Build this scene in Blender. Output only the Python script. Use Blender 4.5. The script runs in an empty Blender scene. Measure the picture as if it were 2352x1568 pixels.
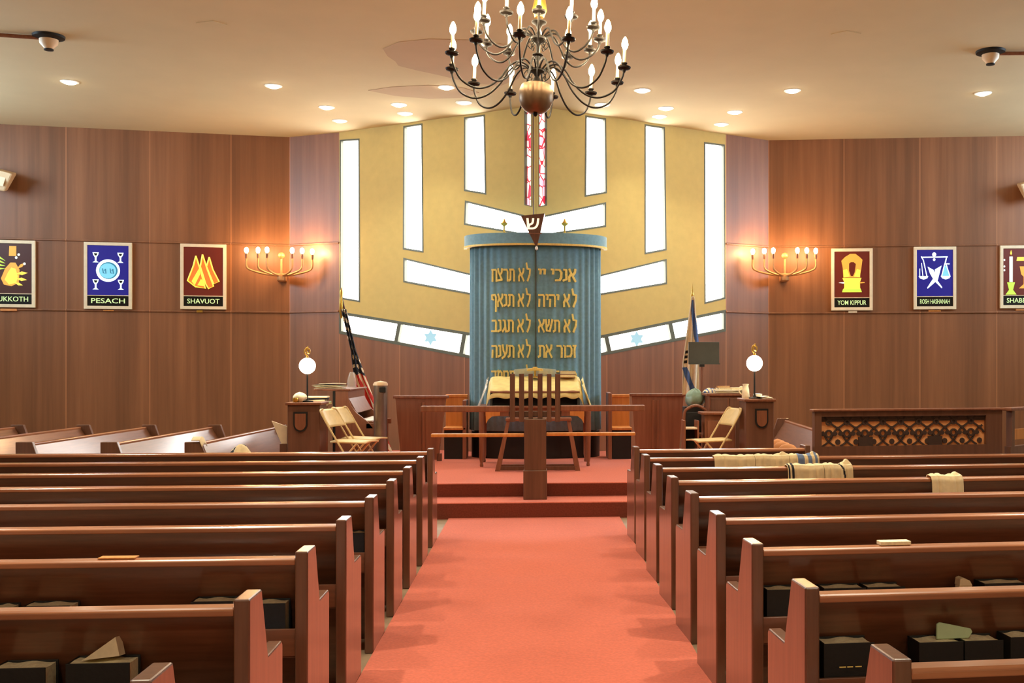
import bpy, bmesh, math, random
from mathutils import Vector, Matrix
random.seed(7)
SC = bpy.context.scene
COL = SC.collection
PI = math.pi
R = math.radians
# ------------------------------------------------------------------ camera model
W, H = 2352, 1568
F = 2450.0
TH = R(4.0)
PX = 1228 + F*math.tan(TH)
PY = 839.0
CH = 1.587
CEIL = CH + 3.71
PLAT = 0.315
fw = Vector((math.sin(TH), math.cos(TH), 0)); rt = Vector((math.cos(TH), -math.sin(TH), 0))
CAM = Vector((0, 0, CH))

def ray(px, py): return fw + rt*((px-PX)/F) + Vector((0, 0, (PY-py)/F))
def dep(px, py, d): return CAM + ray(px, py)*d
def atz(px, py, z):
    r = ray(px, py); return CAM + r*((z-CH)/r.z)
def atY(px, py, Y):
    r = ray(px, py); return CAM + r*(Y/r.y)
def atplane(px, py, p0, n):
    r = ray(px, py); return CAM + r*((p0-CAM).dot(n)/r.dot(n))

# ------------------------------------------------------------------ materials
def srgb(r, g, b):
    def c(v):
        v /= 255.0
        return v/12.92 if v <= .04045 else ((v+.055)/1.055)**2.4
    return (c(r), c(g), c(b), 1)

def nt(name):
    m = bpy.data.materials.new(name); m.use_nodes = True
    t = m.node_tree; b = t.nodes['Principled BSDF']
    return m, t, b

def plain(name, col, rough=.5, metal=0, noise=.06, nscale=30, bump=0, spec=.5, sheen=0):
    m, t, b = nt(name)
    b.inputs['Roughness'].default_value = rough; b.inputs['Metallic'].default_value = metal
    b.inputs['Specular IOR Level'].default_value = spec
    if sheen: b.inputs['Sheen Weight'].default_value = sheen
    tc = t.nodes.new('ShaderNodeTexCoord')
    n = t.nodes.new('ShaderNodeTexNoise'); n.inputs['Scale'].default_value = nscale; n.inputs['Detail'].default_value = 4
    t.links.new(tc.outputs['Object'], n.inputs['Vector'])
    rp = t.nodes.new('ShaderNodeValToRGB')
    rp.color_ramp.elements[0].position = .3; rp.color_ramp.elements[1].position = .7
    rp.color_ramp.elements[0].color = tuple(c*(1-noise*2) for c in col[:3])+(1,)
    rp.color_ramp.elements[1].color = tuple(min(1, c*(1+noise)) for c in col[:3])+(1,)
    t.links.new(n.outputs['Fac'], rp.inputs['Fac']); t.links.new(rp.outputs['Color'], b.inputs['Base Color'])
    if bump:
        bp = t.nodes.new('ShaderNodeBump'); bp.inputs['Strength'].default_value = bump; bp.inputs['Distance'].default_value = .01
        t.links.new(n.outputs['Fac'], bp.inputs['Height']); t.links.new(bp.outputs['Normal'], b.inputs['Normal'])
    return m

def wood(name, c0, c1, scale=(9, 9, .6), rough=.35, seam=0, coat=0.0, sheen_streak=0):
    m, t, b = nt(name)
    tc = t.nodes.new('ShaderNodeTexCoord'); mp = t.nodes.new('ShaderNodeMapping')
    mp.inputs['Scale'].default_value = scale
    t.links.new(tc.outputs['Object'], mp.inputs['Vector'])
    n = t.nodes.new('ShaderNodeTexNoise'); n.inputs['Scale'].default_value = 2.2; n.inputs['Detail'].default_value = 7; n.inputs['Roughness'].default_value = .62
    t.links.new(mp.outputs['Vector'], n.inputs['Vector'])
    rp = t.nodes.new('ShaderNodeValToRGB'); rp.color_ramp.elements[0].position = .32; rp.color_ramp.elements[1].position = .68
    rp.color_ramp.elements[0].color = c0; rp.color_ramp.elements[1].color = c1
    t.links.new(n.outputs['Fac'], rp.inputs['Fac'])
    out = rp.outputs['Color']
    if sheen_streak:  # vertical veneer bands, glossy reflections painted into the colour
        mp2 = t.nodes.new('ShaderNodeMapping'); mp2.inputs['Scale'].default_value = (1.6, 1.6, .05)
        t.links.new(tc.outputs['Object'], mp2.inputs['Vector'])
        n2 = t.nodes.new('ShaderNodeTexNoise'); n2.inputs['Scale'].default_value = 2.0; n2.inputs['Detail'].default_value = 2
        t.links.new(mp2.outputs['Vector'], n2.inputs['Vector'])
        mr = t.nodes.new('ShaderNodeMapRange'); mr.inputs['From Min'].default_value = .3; mr.inputs['From Max'].default_value = .7
        mr.inputs['To Min'].default_value = 1-sheen_streak; mr.inputs['To Max'].default_value = 1+sheen_streak
        t.links.new(n2.outputs['Fac'], mr.inputs['Value'])
        mx = t.nodes.new('ShaderNodeVectorMath'); mx.operation = 'SCALE'
        t.links.new(out, mx.inputs[0]); t.links.new(mr.outputs['Result'], mx.inputs['Scale']); out = mx.outputs['Vector']
    if seam:
        sx = t.nodes.new('ShaderNodeSeparateXYZ'); t.links.new(tc.outputs['Object'], sx.inputs[0])
        d = t.nodes.new('ShaderNodeMath'); d.operation = 'DIVIDE'; d.inputs[1].default_value = seam; t.links.new(sx.outputs['X'], d.inputs[0])
        fr = t.nodes.new('ShaderNodeMath'); fr.operation = 'FRACT'; t.links.new(d.outputs[0], fr.inputs[0])
        lt = t.nodes.new('ShaderNodeMath'); lt.operation = 'LESS_THAN'; lt.inputs[1].default_value = .012; t.links.new(fr.outputs[0], lt.inputs[0])
        m2 = t.nodes.new('ShaderNodeMix'); m2.data_type = 'RGBA'
        t.links.new(lt.outputs[0], m2.inputs['Factor']); t.links.new(out, m2.inputs['A'])
        m2.inputs['B'].default_value = tuple(min(1, c*1.55) for c in c1[:3])+(1,)
        out = m2.outputs['Result']
    t.links.new(out, b.inputs['Base Color'])
    b.inputs['Roughness'].default_value = rough
    b.inputs['Coat Weight'].default_value = coat; b.inputs['Coat Roughness'].default_value = .18
    return m

def emit(name, col, strength, base=None):
    m, t, b = nt(name)
    b.inputs['Base Color'].default_value = base or col
    b.inputs['Emission Color'].default_value = col; b.inputs['Emission Strength'].default_value = strength
    b.inputs['Roughness'].default_value = .4
    return m

def clear(name, col, alpha=.25, rough=.15):
    m, t, b = nt(name)
    b.inputs['Base Color'].default_value = col; b.inputs['Alpha'].default_value = alpha; b.inputs['Roughness'].default_value = rough
    return m

M = {}
M['wall'] = wood('wall_walnut', srgb(124, 79, 50), srgb(146, 95, 62), (5, 5, .16), .40, seam=1.22, sheen_streak=.2)
M['pew'] = wood('pew_oak', srgb(108, 68, 46), srgb(134, 86, 60), (1.2, 14, 14), .34, coat=.8)
M['pew_end'] = wood('pew_end_oak', srgb(102, 67, 49), srgb(124, 84, 63), (14, 14, .9), .36, coat=.9)
M['rail'] = wood('rail_oak_lit', srgb(150, 94, 62), srgb(178, 116, 78), (1.0, 14, 14), .3, coat=.9)  # same oak as the pews, lighter to paint in the light on it
M['panel'] = wood('panel_mahogany', srgb(126, 77, 56), srgb(150, 96, 70), (9, 9, .5), .4)
M['panel_dark'] = wood('panel_dark', srgb(98, 63, 47), srgb(120, 80, 61), (9, 9, .5), .4)
M['honey'] = wood('honey_oak', srgb(196, 122, 54), srgb(222, 148, 74), (8, 8, .6), .4)
M['stand'] = wood('stand_walnut', srgb(88, 57, 41), srgb(112, 75, 55), (10, 10, .5), .38, coat=.1)
M['table'] = wood('table_walnut', srgb(120, 72, 50), srgb(150, 94, 66), (10, 10, .6), .38)
M['gold_wall'] = plain('gold_grasscloth', srgb(202, 178, 110), .75, 0, .03, 8, 0)
M['ceiling'] = plain('ceiling_plaster', srgb(212, 192, 150), .9, 0, .015, 2.0)
M['patch'] = plain('ceiling_darker', srgb(196, 168, 134), .9, 0, .02, 2.0)  # slightly darker tone for the leaf-shaped ceiling areas
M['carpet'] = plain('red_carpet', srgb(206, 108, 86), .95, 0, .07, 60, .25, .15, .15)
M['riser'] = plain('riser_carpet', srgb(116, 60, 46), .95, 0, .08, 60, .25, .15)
M['floor'] = plain('vinyl_floor', srgb(150, 128, 104), .5, 0, .08, 6)
M['dark_wall'] = plain('rear_wall_paint', srgb(214, 196, 168), .8, 0, .05, 3)
M['frame'] = plain('window_frame_metal', srgb(92, 92, 74), .45, .2, .05, 20)
M['reveal'] = plain('window_reveal', srgb(120, 124, 110), .7, 0, .04, 20)
M['white_frame'] = plain('cream_frame', srgb(236, 218, 186), .5, 0, .03, 15)
M['black'] = plain('black_paint', srgb(16, 14, 13), .5, 0, .1, 20)
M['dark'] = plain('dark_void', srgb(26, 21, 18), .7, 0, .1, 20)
M['tan_metal'] = plain('sconce_metal', srgb(206, 150, 96), .45, .35, .05, 20)
M['lattice_back'] = wood('lattice_back', srgb(244, 166, 106), srgb(252, 186, 126), (8, 8, .6), .5)
M['fret'] = plain('fretwork_brown', srgb(70, 50, 42), .6, 0, .08, 20)
M['bronze'] = plain('bronze', srgb(26, 20, 15), .55, .1, .1, 25, 0, .3)
M['brass'] = plain('brass', srgb(208, 166, 76), .28, .9, .06, 25)
M['pewter'] = plain('ball_metal', srgb(128, 104, 80), .38, .7, .05, 12)
M['candle'] = plain('candle_sleeve', srgb(236, 214, 170), .5, 0, .04, 30)
M['blue'] = plain('ark_velvet', srgb(120, 164, 184), .8, 0, .06, 25, .1, .2, .3)
M['gold_thread'] = plain('gold_thread', srgb(255, 230, 134), .5, .0, .08, 60, .2)
M['gold_trim'] = plain('gold_braid', srgb(238, 208, 120), .5, .1, .08, 60, .2)
M['cream'] = plain('cream_cloth', srgb(234, 214, 172), .85, 0, .05, 20, .1, .2, .2)
M['satin'] = plain('satin_cloth', srgb(232, 212, 140), .5, 0, .06, 12, .1)
M['paper'] = plain('paper', srgb(240, 226, 190), .8, 0, .05, 40)
M['page'] = plain('page_edges', srgb(252, 236, 196), .8, 0, .08, 90)
M['cover_black'] = plain('book_cloth_black', srgb(20, 20, 20), .55, 0, .1, 60, .1)
M['cover_navy'] = plain('book_cloth_navy', srgb(20, 32, 44), .55, 0, .1, 60, .1)
M['cover_blue'] = plain('book_cloth_blue', srgb(70, 104, 150), .55, 0, .1, 60)
M['cover_tan'] = plain('book_cloth_tan', srgb(206, 140, 70), .55, 0, .1, 60)
M['mint'] = plain('mint_card', srgb(190, 214, 170), .6, 0, .03, 20)
M['chair'] = plain('tan_enamel', srgb(226, 198, 140), .4, .1, .04, 20)
M['steel'] = plain('brushed_steel', srgb(140, 122, 112), .3, .8, .06, 10)
M['speaker'] = plain('speaker_plastic', srgb(226, 196, 156), .5, 0, .03, 10)
M['white'] = plain('white_plastic', srgb(240, 236, 226), .4, 0, .02, 10)
M['screen'] = plain('stand_desk_grey', srgb(72, 74, 66), .45, .1, .05, 10)
M['navy'] = plain('flag_navy', srgb(40, 48, 62), .8, 0, .1, 30)
M['red'] = plain('flag_red', srgb(206, 50, 40), .8, 0, .06, 30)
M['flag_white'] = plain('flag_white', srgb(240, 226, 196), .8, 0, .04, 30)
M['flag_blue'] = plain('flag_blue', srgb(84, 116, 176), .8, 0, .06, 30)
M['stripe'] = plain('shawl_stripe', srgb(34, 32, 40), .8, 0, .08, 30)
M['blue_stripe'] = plain('shawl_blue_stripe', srgb(110, 132, 170), .8, 0, .08, 30)
M['green_bag'] = plain('green_plastic', srgb(140, 170, 150), .35, 0, .2, 8, .2)
M['straw'] = plain('straw', srgb(196, 164, 122), .8, 0, .15, 40)
M['orange_cloth'] = plain('orange_cloth', srgb(214, 142, 84), .8, 0, .08, 12)
M['plastic'] = clear('clear_plastic', (.85, .85, .8, 1), .28)
M['acrylic'] = clear('acrylic', (.8, .85, .88, 1), .35, .08)
M['pane'] = emit('daylight_pane', (1, .99, .97, 1), 8.0)
M['side_pane'] = emit('side_daylight_pane', (.6, .81, 1, 1), 19.0)
M['bulb'] = emit('candle_bulb', (1, .78, .48, 1), 260)
M['sbulb'] = emit('sconce_bulb', (1, .62, .28, 1), 140)
M['globe'] = emit('globe_glass', (1, .86, .62, 1), 26)
M['lens'] = emit('downlight_lens', (1, .88, .66, 1), 60)
M['lens_off'] = emit('downlight_lens_dim', (1, .92, .75, 1), 1.6)
M['star'] = emit('pane_star', (.5, .82, .92, 1), .6, (.08, .12, .14, 1))

def lit(name, rgb, s): return emit(name, srgb(*rgb), s)
M['p_red'] = lit('panel_red', (92, 26, 14), .35)
M['p_brown'] = lit('panel_brown', (60, 20, 12), .3)
M['p_blue'] = lit('panel_blue', (22, 16, 110), .6)
M['p_black'] = plain('caption_black', srgb(10, 10, 8), .3, 0, .05, 20)
M['m_yellow'] = lit('motif_yellow', (226, 200, 70), .8)
M['m_gold'] = lit('motif_gold', (210, 150, 60), .6)
M['m_orange'] = lit('motif_orange', (220, 104, 40), .7)
M['m_white'] = lit('motif_white', (226, 244, 236), .9)
M['m_cyan'] = lit('motif_cyan', (110, 180, 200), .7)
M['m_teal'] = lit('motif_teal', (36, 110, 140), .6)
M['m_green'] = lit('motif_green', (170, 210, 70), .7)
M['m_cap'] = lit('caption_green', (190, 214, 150), .55)

def stained():
    m, t, b = nt('stained_glass')
    tc = t.nodes.new('ShaderNodeTexCoord'); mp = t.nodes.new('ShaderNodeMapping'); mp.inputs['Scale'].default_value = (13, 13, 7)
    t.links.new(tc.outputs['Object'], mp.inputs['Vector'])
    v = t.nodes.new('ShaderNodeTexVoronoi'); v.inputs['Scale'].default_value = 1.0; t.links.new(mp.outputs['Vector'], v.inputs['Vector'])
    ve = t.nodes.new('ShaderNodeTexVoronoi'); ve.feature = 'DISTANCE_TO_EDGE'; ve.inputs['Scale'].default_value = 1.0; t.links.new(mp.outputs['Vector'], ve.inputs['Vector'])
    sp = t.nodes.new('ShaderNodeSeparateColor'); t.links.new(v.outputs['Color'], sp.inputs[0])
    rp = t.nodes.new('ShaderNodeValToRGB'); rp.color_ramp.interpolation = 'CONSTANT'
    e = rp.color_ramp.elements
    e[0].position = 0; e[0].color = (1, .95, .85, 1); e[1].position = .42; e[1].color = (1, .62, .55, 1)
    for p, c in ((.58, (.9, .05, .1, 1)), (.74, (1, .42, .52, 1)), (.84, (1, .85, .65, 1)), (.94, (.8, .02, .06, 1))):
        x = e.new(p); x.color = c
    t.links.new(sp.outputs[0], rp.inputs['Fac'])
    lt = t.nodes.new('ShaderNodeMath'); lt.operation = 'LESS_THAN'; lt.inputs[1].default_value = .055; t.links.new(ve.outputs['Distance'], lt.inputs[0])
    mx = t.nodes.new('ShaderNodeMix'); mx.data_type = 'RGBA'; t.links.new(lt.outputs[0], mx.inputs['Factor'])
    t.links.new(rp.outputs['Color'], mx.inputs['A']); mx.inputs['B'].default_value = (.6, .03, .05, 1)
    t.links.new(mx.outputs['Result'], b.inputs['Emission Color']); t.links.new(mx.outputs['Result'], b.inputs['Base Color'])
    b.inputs['Emission Strength'].default_value = 1.3
    return m
M['stained'] = stained()

# ------------------------------------------------------------------ mesh builder
class MB:
    def __init__(s): s.v = []; s.f = []; s.m = []; s.cur = 0
    def add(s, vs, fs):
        b = len(s.v); s.v += [tuple(v) for v in vs]
        for f in fs: s.f.append(tuple(b+i for i in f)); s.m.append(s.cur)
    def box(s, x0, x1, y0, y1, z0, z1):
        s.add([(x0,y0,z0),(x1,y0,z0),(x1,y1,z0),(x0,y1,z0),(x0,y0,z1),(x1,y0,z1),(x1,y1,z1),(x0,y1,z1)],
              [(0,3,2,1),(4,5,6,7),(0,1,5,4),(1,2,6,5),(2,3,7,6),(3,0,4,7)]); return s
    def prism(s, poly, axis, a, b):
        n = len(poly)
        def P(p, t): return {'x': (t, p[0], p[1]), 'y': (p[0], t, p[1]), 'z': (p[0], p[1], t)}[axis]
        s.add([P(p, a) for p in poly]+[P(p, b) for p in poly],
              [tuple(range(n))[::-1], tuple(range(n, 2*n))]+[(i, (i+1) % n, n+(i+1) % n, n+i) for i in range(n)]); return s
    def hexa(s, pts):   # 8 points, bottom 4 then top 4
        s.add(pts, [(0,3,2,1),(4,5,6,7),(0,1,5,4),(1,2,6,5),(2,3,7,6),(3,0,4,7)]); return s
    def tube(s, path, r, n=8, caps=True):
        path = [Vector(p) for p in path]; rs = r if isinstance(r, (list, tuple)) else [r]*len(path)
        vs = []; up = None
        for i, p in enumerate(path):
            t = (path[min(i+1, len(path)-1)]-path[max(i-1, 0)]).normalized()
            if up is None:
                up = Vector((0, 0, 1)) if abs(t.z) < .9 else Vector((1, 0, 0))
            a = t.cross(up).normalized(); b = a.cross(t).normalized(); up = b
            for k in range(n):
                q = 2*PI*k/n; vs.append(p+(a*math.cos(q)+b*math.sin(q))*rs[i])
        fs = [(i*n+k, i*n+(k+1) % n, (i+1)*n+(k+1) % n, (i+1)*n+k) for i in range(len(path)-1) for k in range(n)]
        if caps: fs += [tuple(range(n))[::-1], tuple(range((len(path)-1)*n, len(path)*n))]
        s.add(vs, fs); return s
    def lathe(s, prof, n=24, c=(0, 0, 0)):
        vs = []; fs = []; L = len(prof)
        for r, z in prof:
            for k in range(n):
                q = 2*PI*k/n; vs.append((c[0]+r*math.cos(q), c[1]+r*math.sin(q), c[2]+z))
        for i in range(L-1):
            for k in range(n): fs.append((i*n+k, i*n+(k+1) % n, (i+1)*n+(k+1) % n, (i+1)*n+k))
        if prof[0][0] > 1e-4: fs.append(tuple(range(n))[::-1])
        if prof[-1][0] > 1e-4: fs.append(tuple(range((L-1)*n, L*n)))
        s.add(vs, fs); return s
    def ball(s, c, r, n=16, m=10, sz=1.0):
        return s.lathe([(max(1e-5, r*math.sin(PI*i/m)), -r*sz*math.cos(PI*i/m)) for i in range(m+1)], n, c)
    def grid(s, fn, nu, nv, mat=None):
        b = len(s.v)
        for j in range(nv+1):
            for i in range(nu+1): s.v.append(tuple(fn(i/nu, j/nv)))
        for j in range(nv):
            for i in range(nu):
                s.f.append((b+j*(nu+1)+i, b+j*(nu+1)+i+1, b+(j+1)*(nu+1)+i+1, b+(j+1)*(nu+1)+i))
                s.m.append(mat((i+.5)/nu, (j+.5)/nv) if mat else s.cur)
        return s
    def build(s, name, mat, parent=None, bevel=0, smooth=False, solid=0, loc=None, rot=None):
        me = bpy.data.meshes.new(name); me.from_pydata(s.v, [], s.f)
        mats = mat if isinstance(mat, list) else [mat]
        for q in mats: me.materials.append(q)
        if len(mats) > 1: me.polygons.foreach_set('material_index', s.m)
        bm = bmesh.new(); bm.from_mesh(me); bmesh.ops.remove_doubles(bm, verts=bm.verts, dist=1e-5)
        bmesh.ops.recalc_face_normals(bm, faces=bm.faces); bm.to_mesh(me); bm.free()
        if smooth:
            me.polygons.foreach_set('use_smooth', [True]*len(me.polygons)); me.set_sharp_from_angle(angle=R(40))
        me.update()
        o = bpy.data.objects.new(name, me); COL.objects.link(o)
        if parent: o.parent = parent
        if loc is not None: o.location = loc
        if rot is not None: o.rotation_euler = rot
        if solid:
            k = o.modifiers.new('solid', 'SOLIDIFY'); k.thickness = solid; k.offset = 0
        if bevel:
            k = o.modifiers.new('bevel', 'BEVEL'); k.width = bevel; k.segments = 2; k.limit_method = 'ANGLE'; k.angle_limit = R(40)
        return o

def tag(o, label, cat, group=None, kind=None):
    o['label'] = label; o['category'] = cat
    if group: o['group'] = group
    if kind: o['kind'] = kind
    return o
def thing(name, label, cat, loc=(0, 0, 0), rz=0, group=None, rot=None):
    o = bpy.data.objects.new(name, None); COL.objects.link(o); o.empty_display_size = .1
    o.location = loc; o.rotation_euler = rot or (0, 0, rz)
    return tag(o, label, cat, group)
def struct(o): o['kind'] = 'structure'; return o
def copy_tree(o, parent=None):
    c = o.copy(); COL.objects.link(c)
    if parent: c.parent = parent
    for ch in list(o.children): copy_tree(ch, c)
    return c
def smoothpath(pts, n=8):
    pts = [Vector(p) for p in pts]; out = []
    for i in range(len(pts)-1):
        p0 = pts[max(i-1, 0)]; p1 = pts[i]; p2 = pts[i+1]; p3 = pts[min(i+2, len(pts)-1)]
        for k in range(n):
            t = k/n
            out.append(.5*((2*p1)+(p2-p0)*t+(2*p0-5*p1+4*p2-p3)*t*t+(3*p1-p0-3*p2+p3)*t**3))
    out.append(pts[-1]); return out
def text_mesh(body, size=1.0, offset=0.0, align='CENTER', res=3):
    c = bpy.data.curves.new('tmp', 'FONT'); c.body = body; c.size = size; c.offset = offset; c.align_x = align; c.resolution_u = res
    o = bpy.data.objects.new('tmp', c); COL.objects.link(o); bpy.context.view_layer.update()
    me = o.evaluated_get(bpy.context.evaluated_depsgraph_get()).to_mesh()
    vs = [tuple(v.co) for v in me.vertices]; fs = [tuple(p.vertices) for p in me.polygons]
    bpy.data.objects.remove(o); bpy.data.curves.remove(c)
    return vs, fs
def inset(poly, d):   # convex polygon (2d), shrink by d
    n = len(poly); cx = sum(p[0] for p in poly)/n; cy = sum(p[1] for p in poly)/n
    lines = []
    for i in range(n):
        a, b = poly[i], poly[(i+1) % n]; dx, dy = b[0]-a[0], b[1]-a[1]; L = math.hypot(dx, dy); nx, ny = -dy/L, dx/L
        if (cx-a[0])*nx+(cy-a[1])*ny < 0: nx, ny = -nx, -ny
        lines.append((nx, ny, nx*a[0]+ny*a[1]+d))
    out = []
    for i in range(n):
        a1, b1, c1 = lines[i-1]; a2, b2, c2 = lines[i]; D = a1*b2-a2*b1
        out.append(((c1*b2-c2*b1)/D, (a1*c2-a2*c1)/D))
    return out

# ------------------------------------------------------------------ room plan
A_L = atz(665, 315, CEIL); A_R = atz(1765, 322, CEIL)
E_L = atz(0, 285, CEIL); E_R = atz(2352, 312, CEIL)
B_L = atz(779, 304, CEIL); B_R = atz(1667, 308.5, CEIL)
APEX = atz(1228, 242.5, CEIL)
for p in (A_L, A_R, E_L, E_R, B_L, B_R, APEX): p.z = 0
XW = 9.7
uL = (A_L-E_L).normalized(); uR = (E_R-A_R).normalized()
C_L = A_L-uL*((A_L.x+XW)/uL.x); C_R = A_R+uR*((XW-A_R.x)/uR.x)

class Plane:
    """vertical wall plane: origin p, direction u (towards +x), n points to the room"""
    def __init__(s, p, q):
        s.p = p.copy(); s.u = (q-p).normalized(); s.L = (q-p).length
        s.n = Vector((s.u.y, -s.u.x, 0)); s.rz = math.atan2(s.u.y, s.u.x)
    def px(s, px, py):
        w = atplane(px, py, s.p, s.n); return ((w-s.p).dot(s.u), w.z)
    def W(s, a, z, off=0): return s.p+s.u*a+s.n*off+Vector((0, 0, z))
PL_wl = Plane(C_L, A_L); PL_al = Plane(A_L, B_L); PL_gl = Plane(B_L, APEX)
PL_gr = Plane(APEX, B_R); PL_ar = Plane(B_R, A_R); PL_wr = Plane(A_R, C_R)

def wall_box(name, pl, mat, z0=0, z1=CEIL, t=.15):
    m = MB().box(0, pl.L, 0, t, z0, z1)
    return struct(m.build(name, mat, loc=pl.p, rot=(0, 0, pl.rz)))
wall_box('wall_front_left', PL_wl, M['wall']); wall_box('wall_front_right', PL_wr, M['wall'])
wall_box('wall_corner_left', PL_al, M['wall']); wall_box('wall_corner_right', PL_ar, M['wall'])
YB = -4.5
struct(MB().box(-XW-.2, XW+.2, YB-.2, 18.3, -.1, 0).build('floor', M['floor']))
struct(MB().box(-XW-.2, XW+.2, YB-.2, 18.3, CEIL, CEIL+.1).build('ceiling', M['ceiling']))
struct(MB().box(-XW, XW, YB-.15, YB, 0, CEIL).build('wall_back', M['dark_wall']))

# side walls with a band of tall daylight windows (off frame)
def side_wall(name, x, sgn, y1):
    ys = [(10.8, 12.8), (13.3, 15.3)]
    m = MB(); x0, x1 = (x, x+.15*sgn) if sgn > 0 else (x-.15, x)
    zc0, zc1 = 3.9, 5.25
    m.box(x0, x1, YB, y1, 0, zc0); m.box(x0, x1, YB, y1, zc1, CEIL)
    prev = YB
    for a, b in ys: m.box(x0, x1, prev, a, zc0, zc1); prev = b
    m.box(x0, x1, prev, y1, zc0, zc1)
    struct(m.build(name, M['dark_wall']))
    for a, b in ys:
        f = MB(); xf0, xf1 = x0+.04, x1-.04
        f.box(xf0, xf1, a, a+.05, zc0, zc1); f.box(xf0, xf1, b-.05, b, zc0, zc1)
        f.box(xf0, xf1, a, b, zc0, zc0+.05); f.box(xf0, xf1, a, b, zc1-.05, zc1)
        global WN
        WN += 1
        fo = struct(f.build('window_%d' % WN, M['frame']))
        MB().box((x0+x1)/2-.005, (x0+x1)/2+.005, a+.05, b-.05, zc0+.05, zc1-.05).build('window_pane', M['side_pane'], fo)
WN = 0
side_wall('wall_left', -XW, -1, C_L.y); side_wall('wall_right', XW, 1, C_R.y)

# trim bands on the wood walls
TN = 0
for pl in (PL_wl, PL_al, PL_ar, PL_wr):
    for z, h in ((3.54, .03), (2.45, .028)):
        TN += 1
        struct(MB().box(0, pl.L, -.022, 0, z-h/2, z+h/2).build('trim_%d' % TN, M['wall'], loc=pl.p, rot=(0, 0, pl.rz), bevel=.006))

# ---- window wall
def poly_wall(name, pl, outer, holes, mat, depth=.14):
    bm = bmesh.new(); edges = []
    for loop in [outer]+holes:
        vs = [bm.verts.new((a, 0, z)) for a, z in loop]
        edges += [bm.edges.new((vs[i], vs[(i+1) % len(vs)])) for i in range(len(vs))]
    bmesh.ops.triangle_fill(bm, use_beauty=True, use_dissolve=False, edges=edges)
    def inside(p, loop):
        c = False; n = len(loop)
        for i in range(n):
            a, b = loop[i], loop[(i+1) % n]
            if (a[1] > p[1]) != (b[1] > p[1]) and p[0] < (b[0]-a[0])*(p[1]-a[1])/(b[1]-a[1])+a[0]: c = not c
        return c
    bad = []
    for f in bm.faces:
        cc = f.calc_center_median()
        if any(inside((cc.x, cc.z), h) for h in holes): bad.append(f)
    bmesh.ops.delete(bm, geom=bad, context='FACES')
    for f in bm.faces:
        if f.normal.y > 0: f.normal_flip()
    ret = bmesh.ops.extrude_face_region(bm, geom=list(bm.faces))
    for v in ret['geom']:
        if isinstance(v, bmesh.types.BMVert): v.co.y += depth
    bmesh.ops.recalc_face_normals(bm, faces=bm.faces)
    me = bpy.data.meshes.new(name); bm.to_mesh(me); bm.free(); me.materials.append(mat)
    o = bpy.data.objects.new(name, me); COL.objects.link(o); o.location = pl.p; o.rotation_euler = (0, 0, pl.rz)
    return struct(o)

def ring(m, outer, inner, y0, y1):
    n = len(outer)
    vs = [(a, y0, z) for a, z in outer]+[(a, y0, z) for a, z in inner]+[(a, y1, z) for a, z in outer]+[(a, y1, z) for a, z in inner]
    fs = []
    for i in range(n):
        j = (i+1) % n
        fs += [(i, j, n+j, n+i), (2*n+i, 2*n+j, 3*n+j, 3*n+i), (i, j, 2*n+j, 2*n+i), (n+i, n+j, 3*n+j, 3*n+i)]
    m.add(vs, fs)

def window(pl, poly, mat='pane', fw_=.022, y0=.0, y1=.1, mull=None, star=False):
    global WN
    WN += 1
    m = MB(); ring(m, poly, inset(poly, fw_), -.004, y1)
    if mull:
        for q in mull: m.prism(q, 'y', .0, y1)
    f = struct(m.build('window_%d' % WN, M['frame'], loc=pl.p, rot=(0, 0, pl.rz)))
    inn = inset(poly, fw_*.9)
    MB().prism(inn, 'y', .055, .065).build('window_pane', M[mat], f)
    return f

def pxpoly(pl, pts): return [pl.px(*p) for p in pts]
M_IN = .012
# left half
wl = {
 'W1': [(780.5, 321), (826, 318), (827, 694), (780.5, 686)],
 'W2': [(926.5, 289.5), (970.5, 283), (973, 580), (925.5, 572.5)],
 'W3': [(1066, 267), (1114, 259), (1117, 447), (1066, 438.6)],
 'H1': [(1068, 460), (1221, 498), (1221, 543), (1066, 516)],
 'H2': [(926.5, 591.6), (1150, 645), (1150, 689), (926.5, 648)],
 'S1': [(1204.5, 255), (1222.5, 252), (1222.5, 475), (1204.5, 471)]}
wr = {
 'W1': [(1617, 326), (1664.5, 332), (1666, 686), (1618, 698)],
 'W2': [(1480.5, 284.5), (1527, 291), (1531, 574.5), (1480.5, 584)],
 'W3': [(1344.4, 262), (1392, 268), (1394, 443.6), (1343, 452)],
 'H1': [(1235, 498), (1392, 464), (1392, 521), (1235, 543)],
 'H2': [(1300, 650), (1531, 594.4), (1532, 652), (1300, 690.5)],
 'S1': [(1237, 253), (1256.5, 256), (1256.5, 472), (1237, 475.5)]}
def clampz(poly): return [(a, min(z, CEIL-.03)) for a, z in poly]
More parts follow.
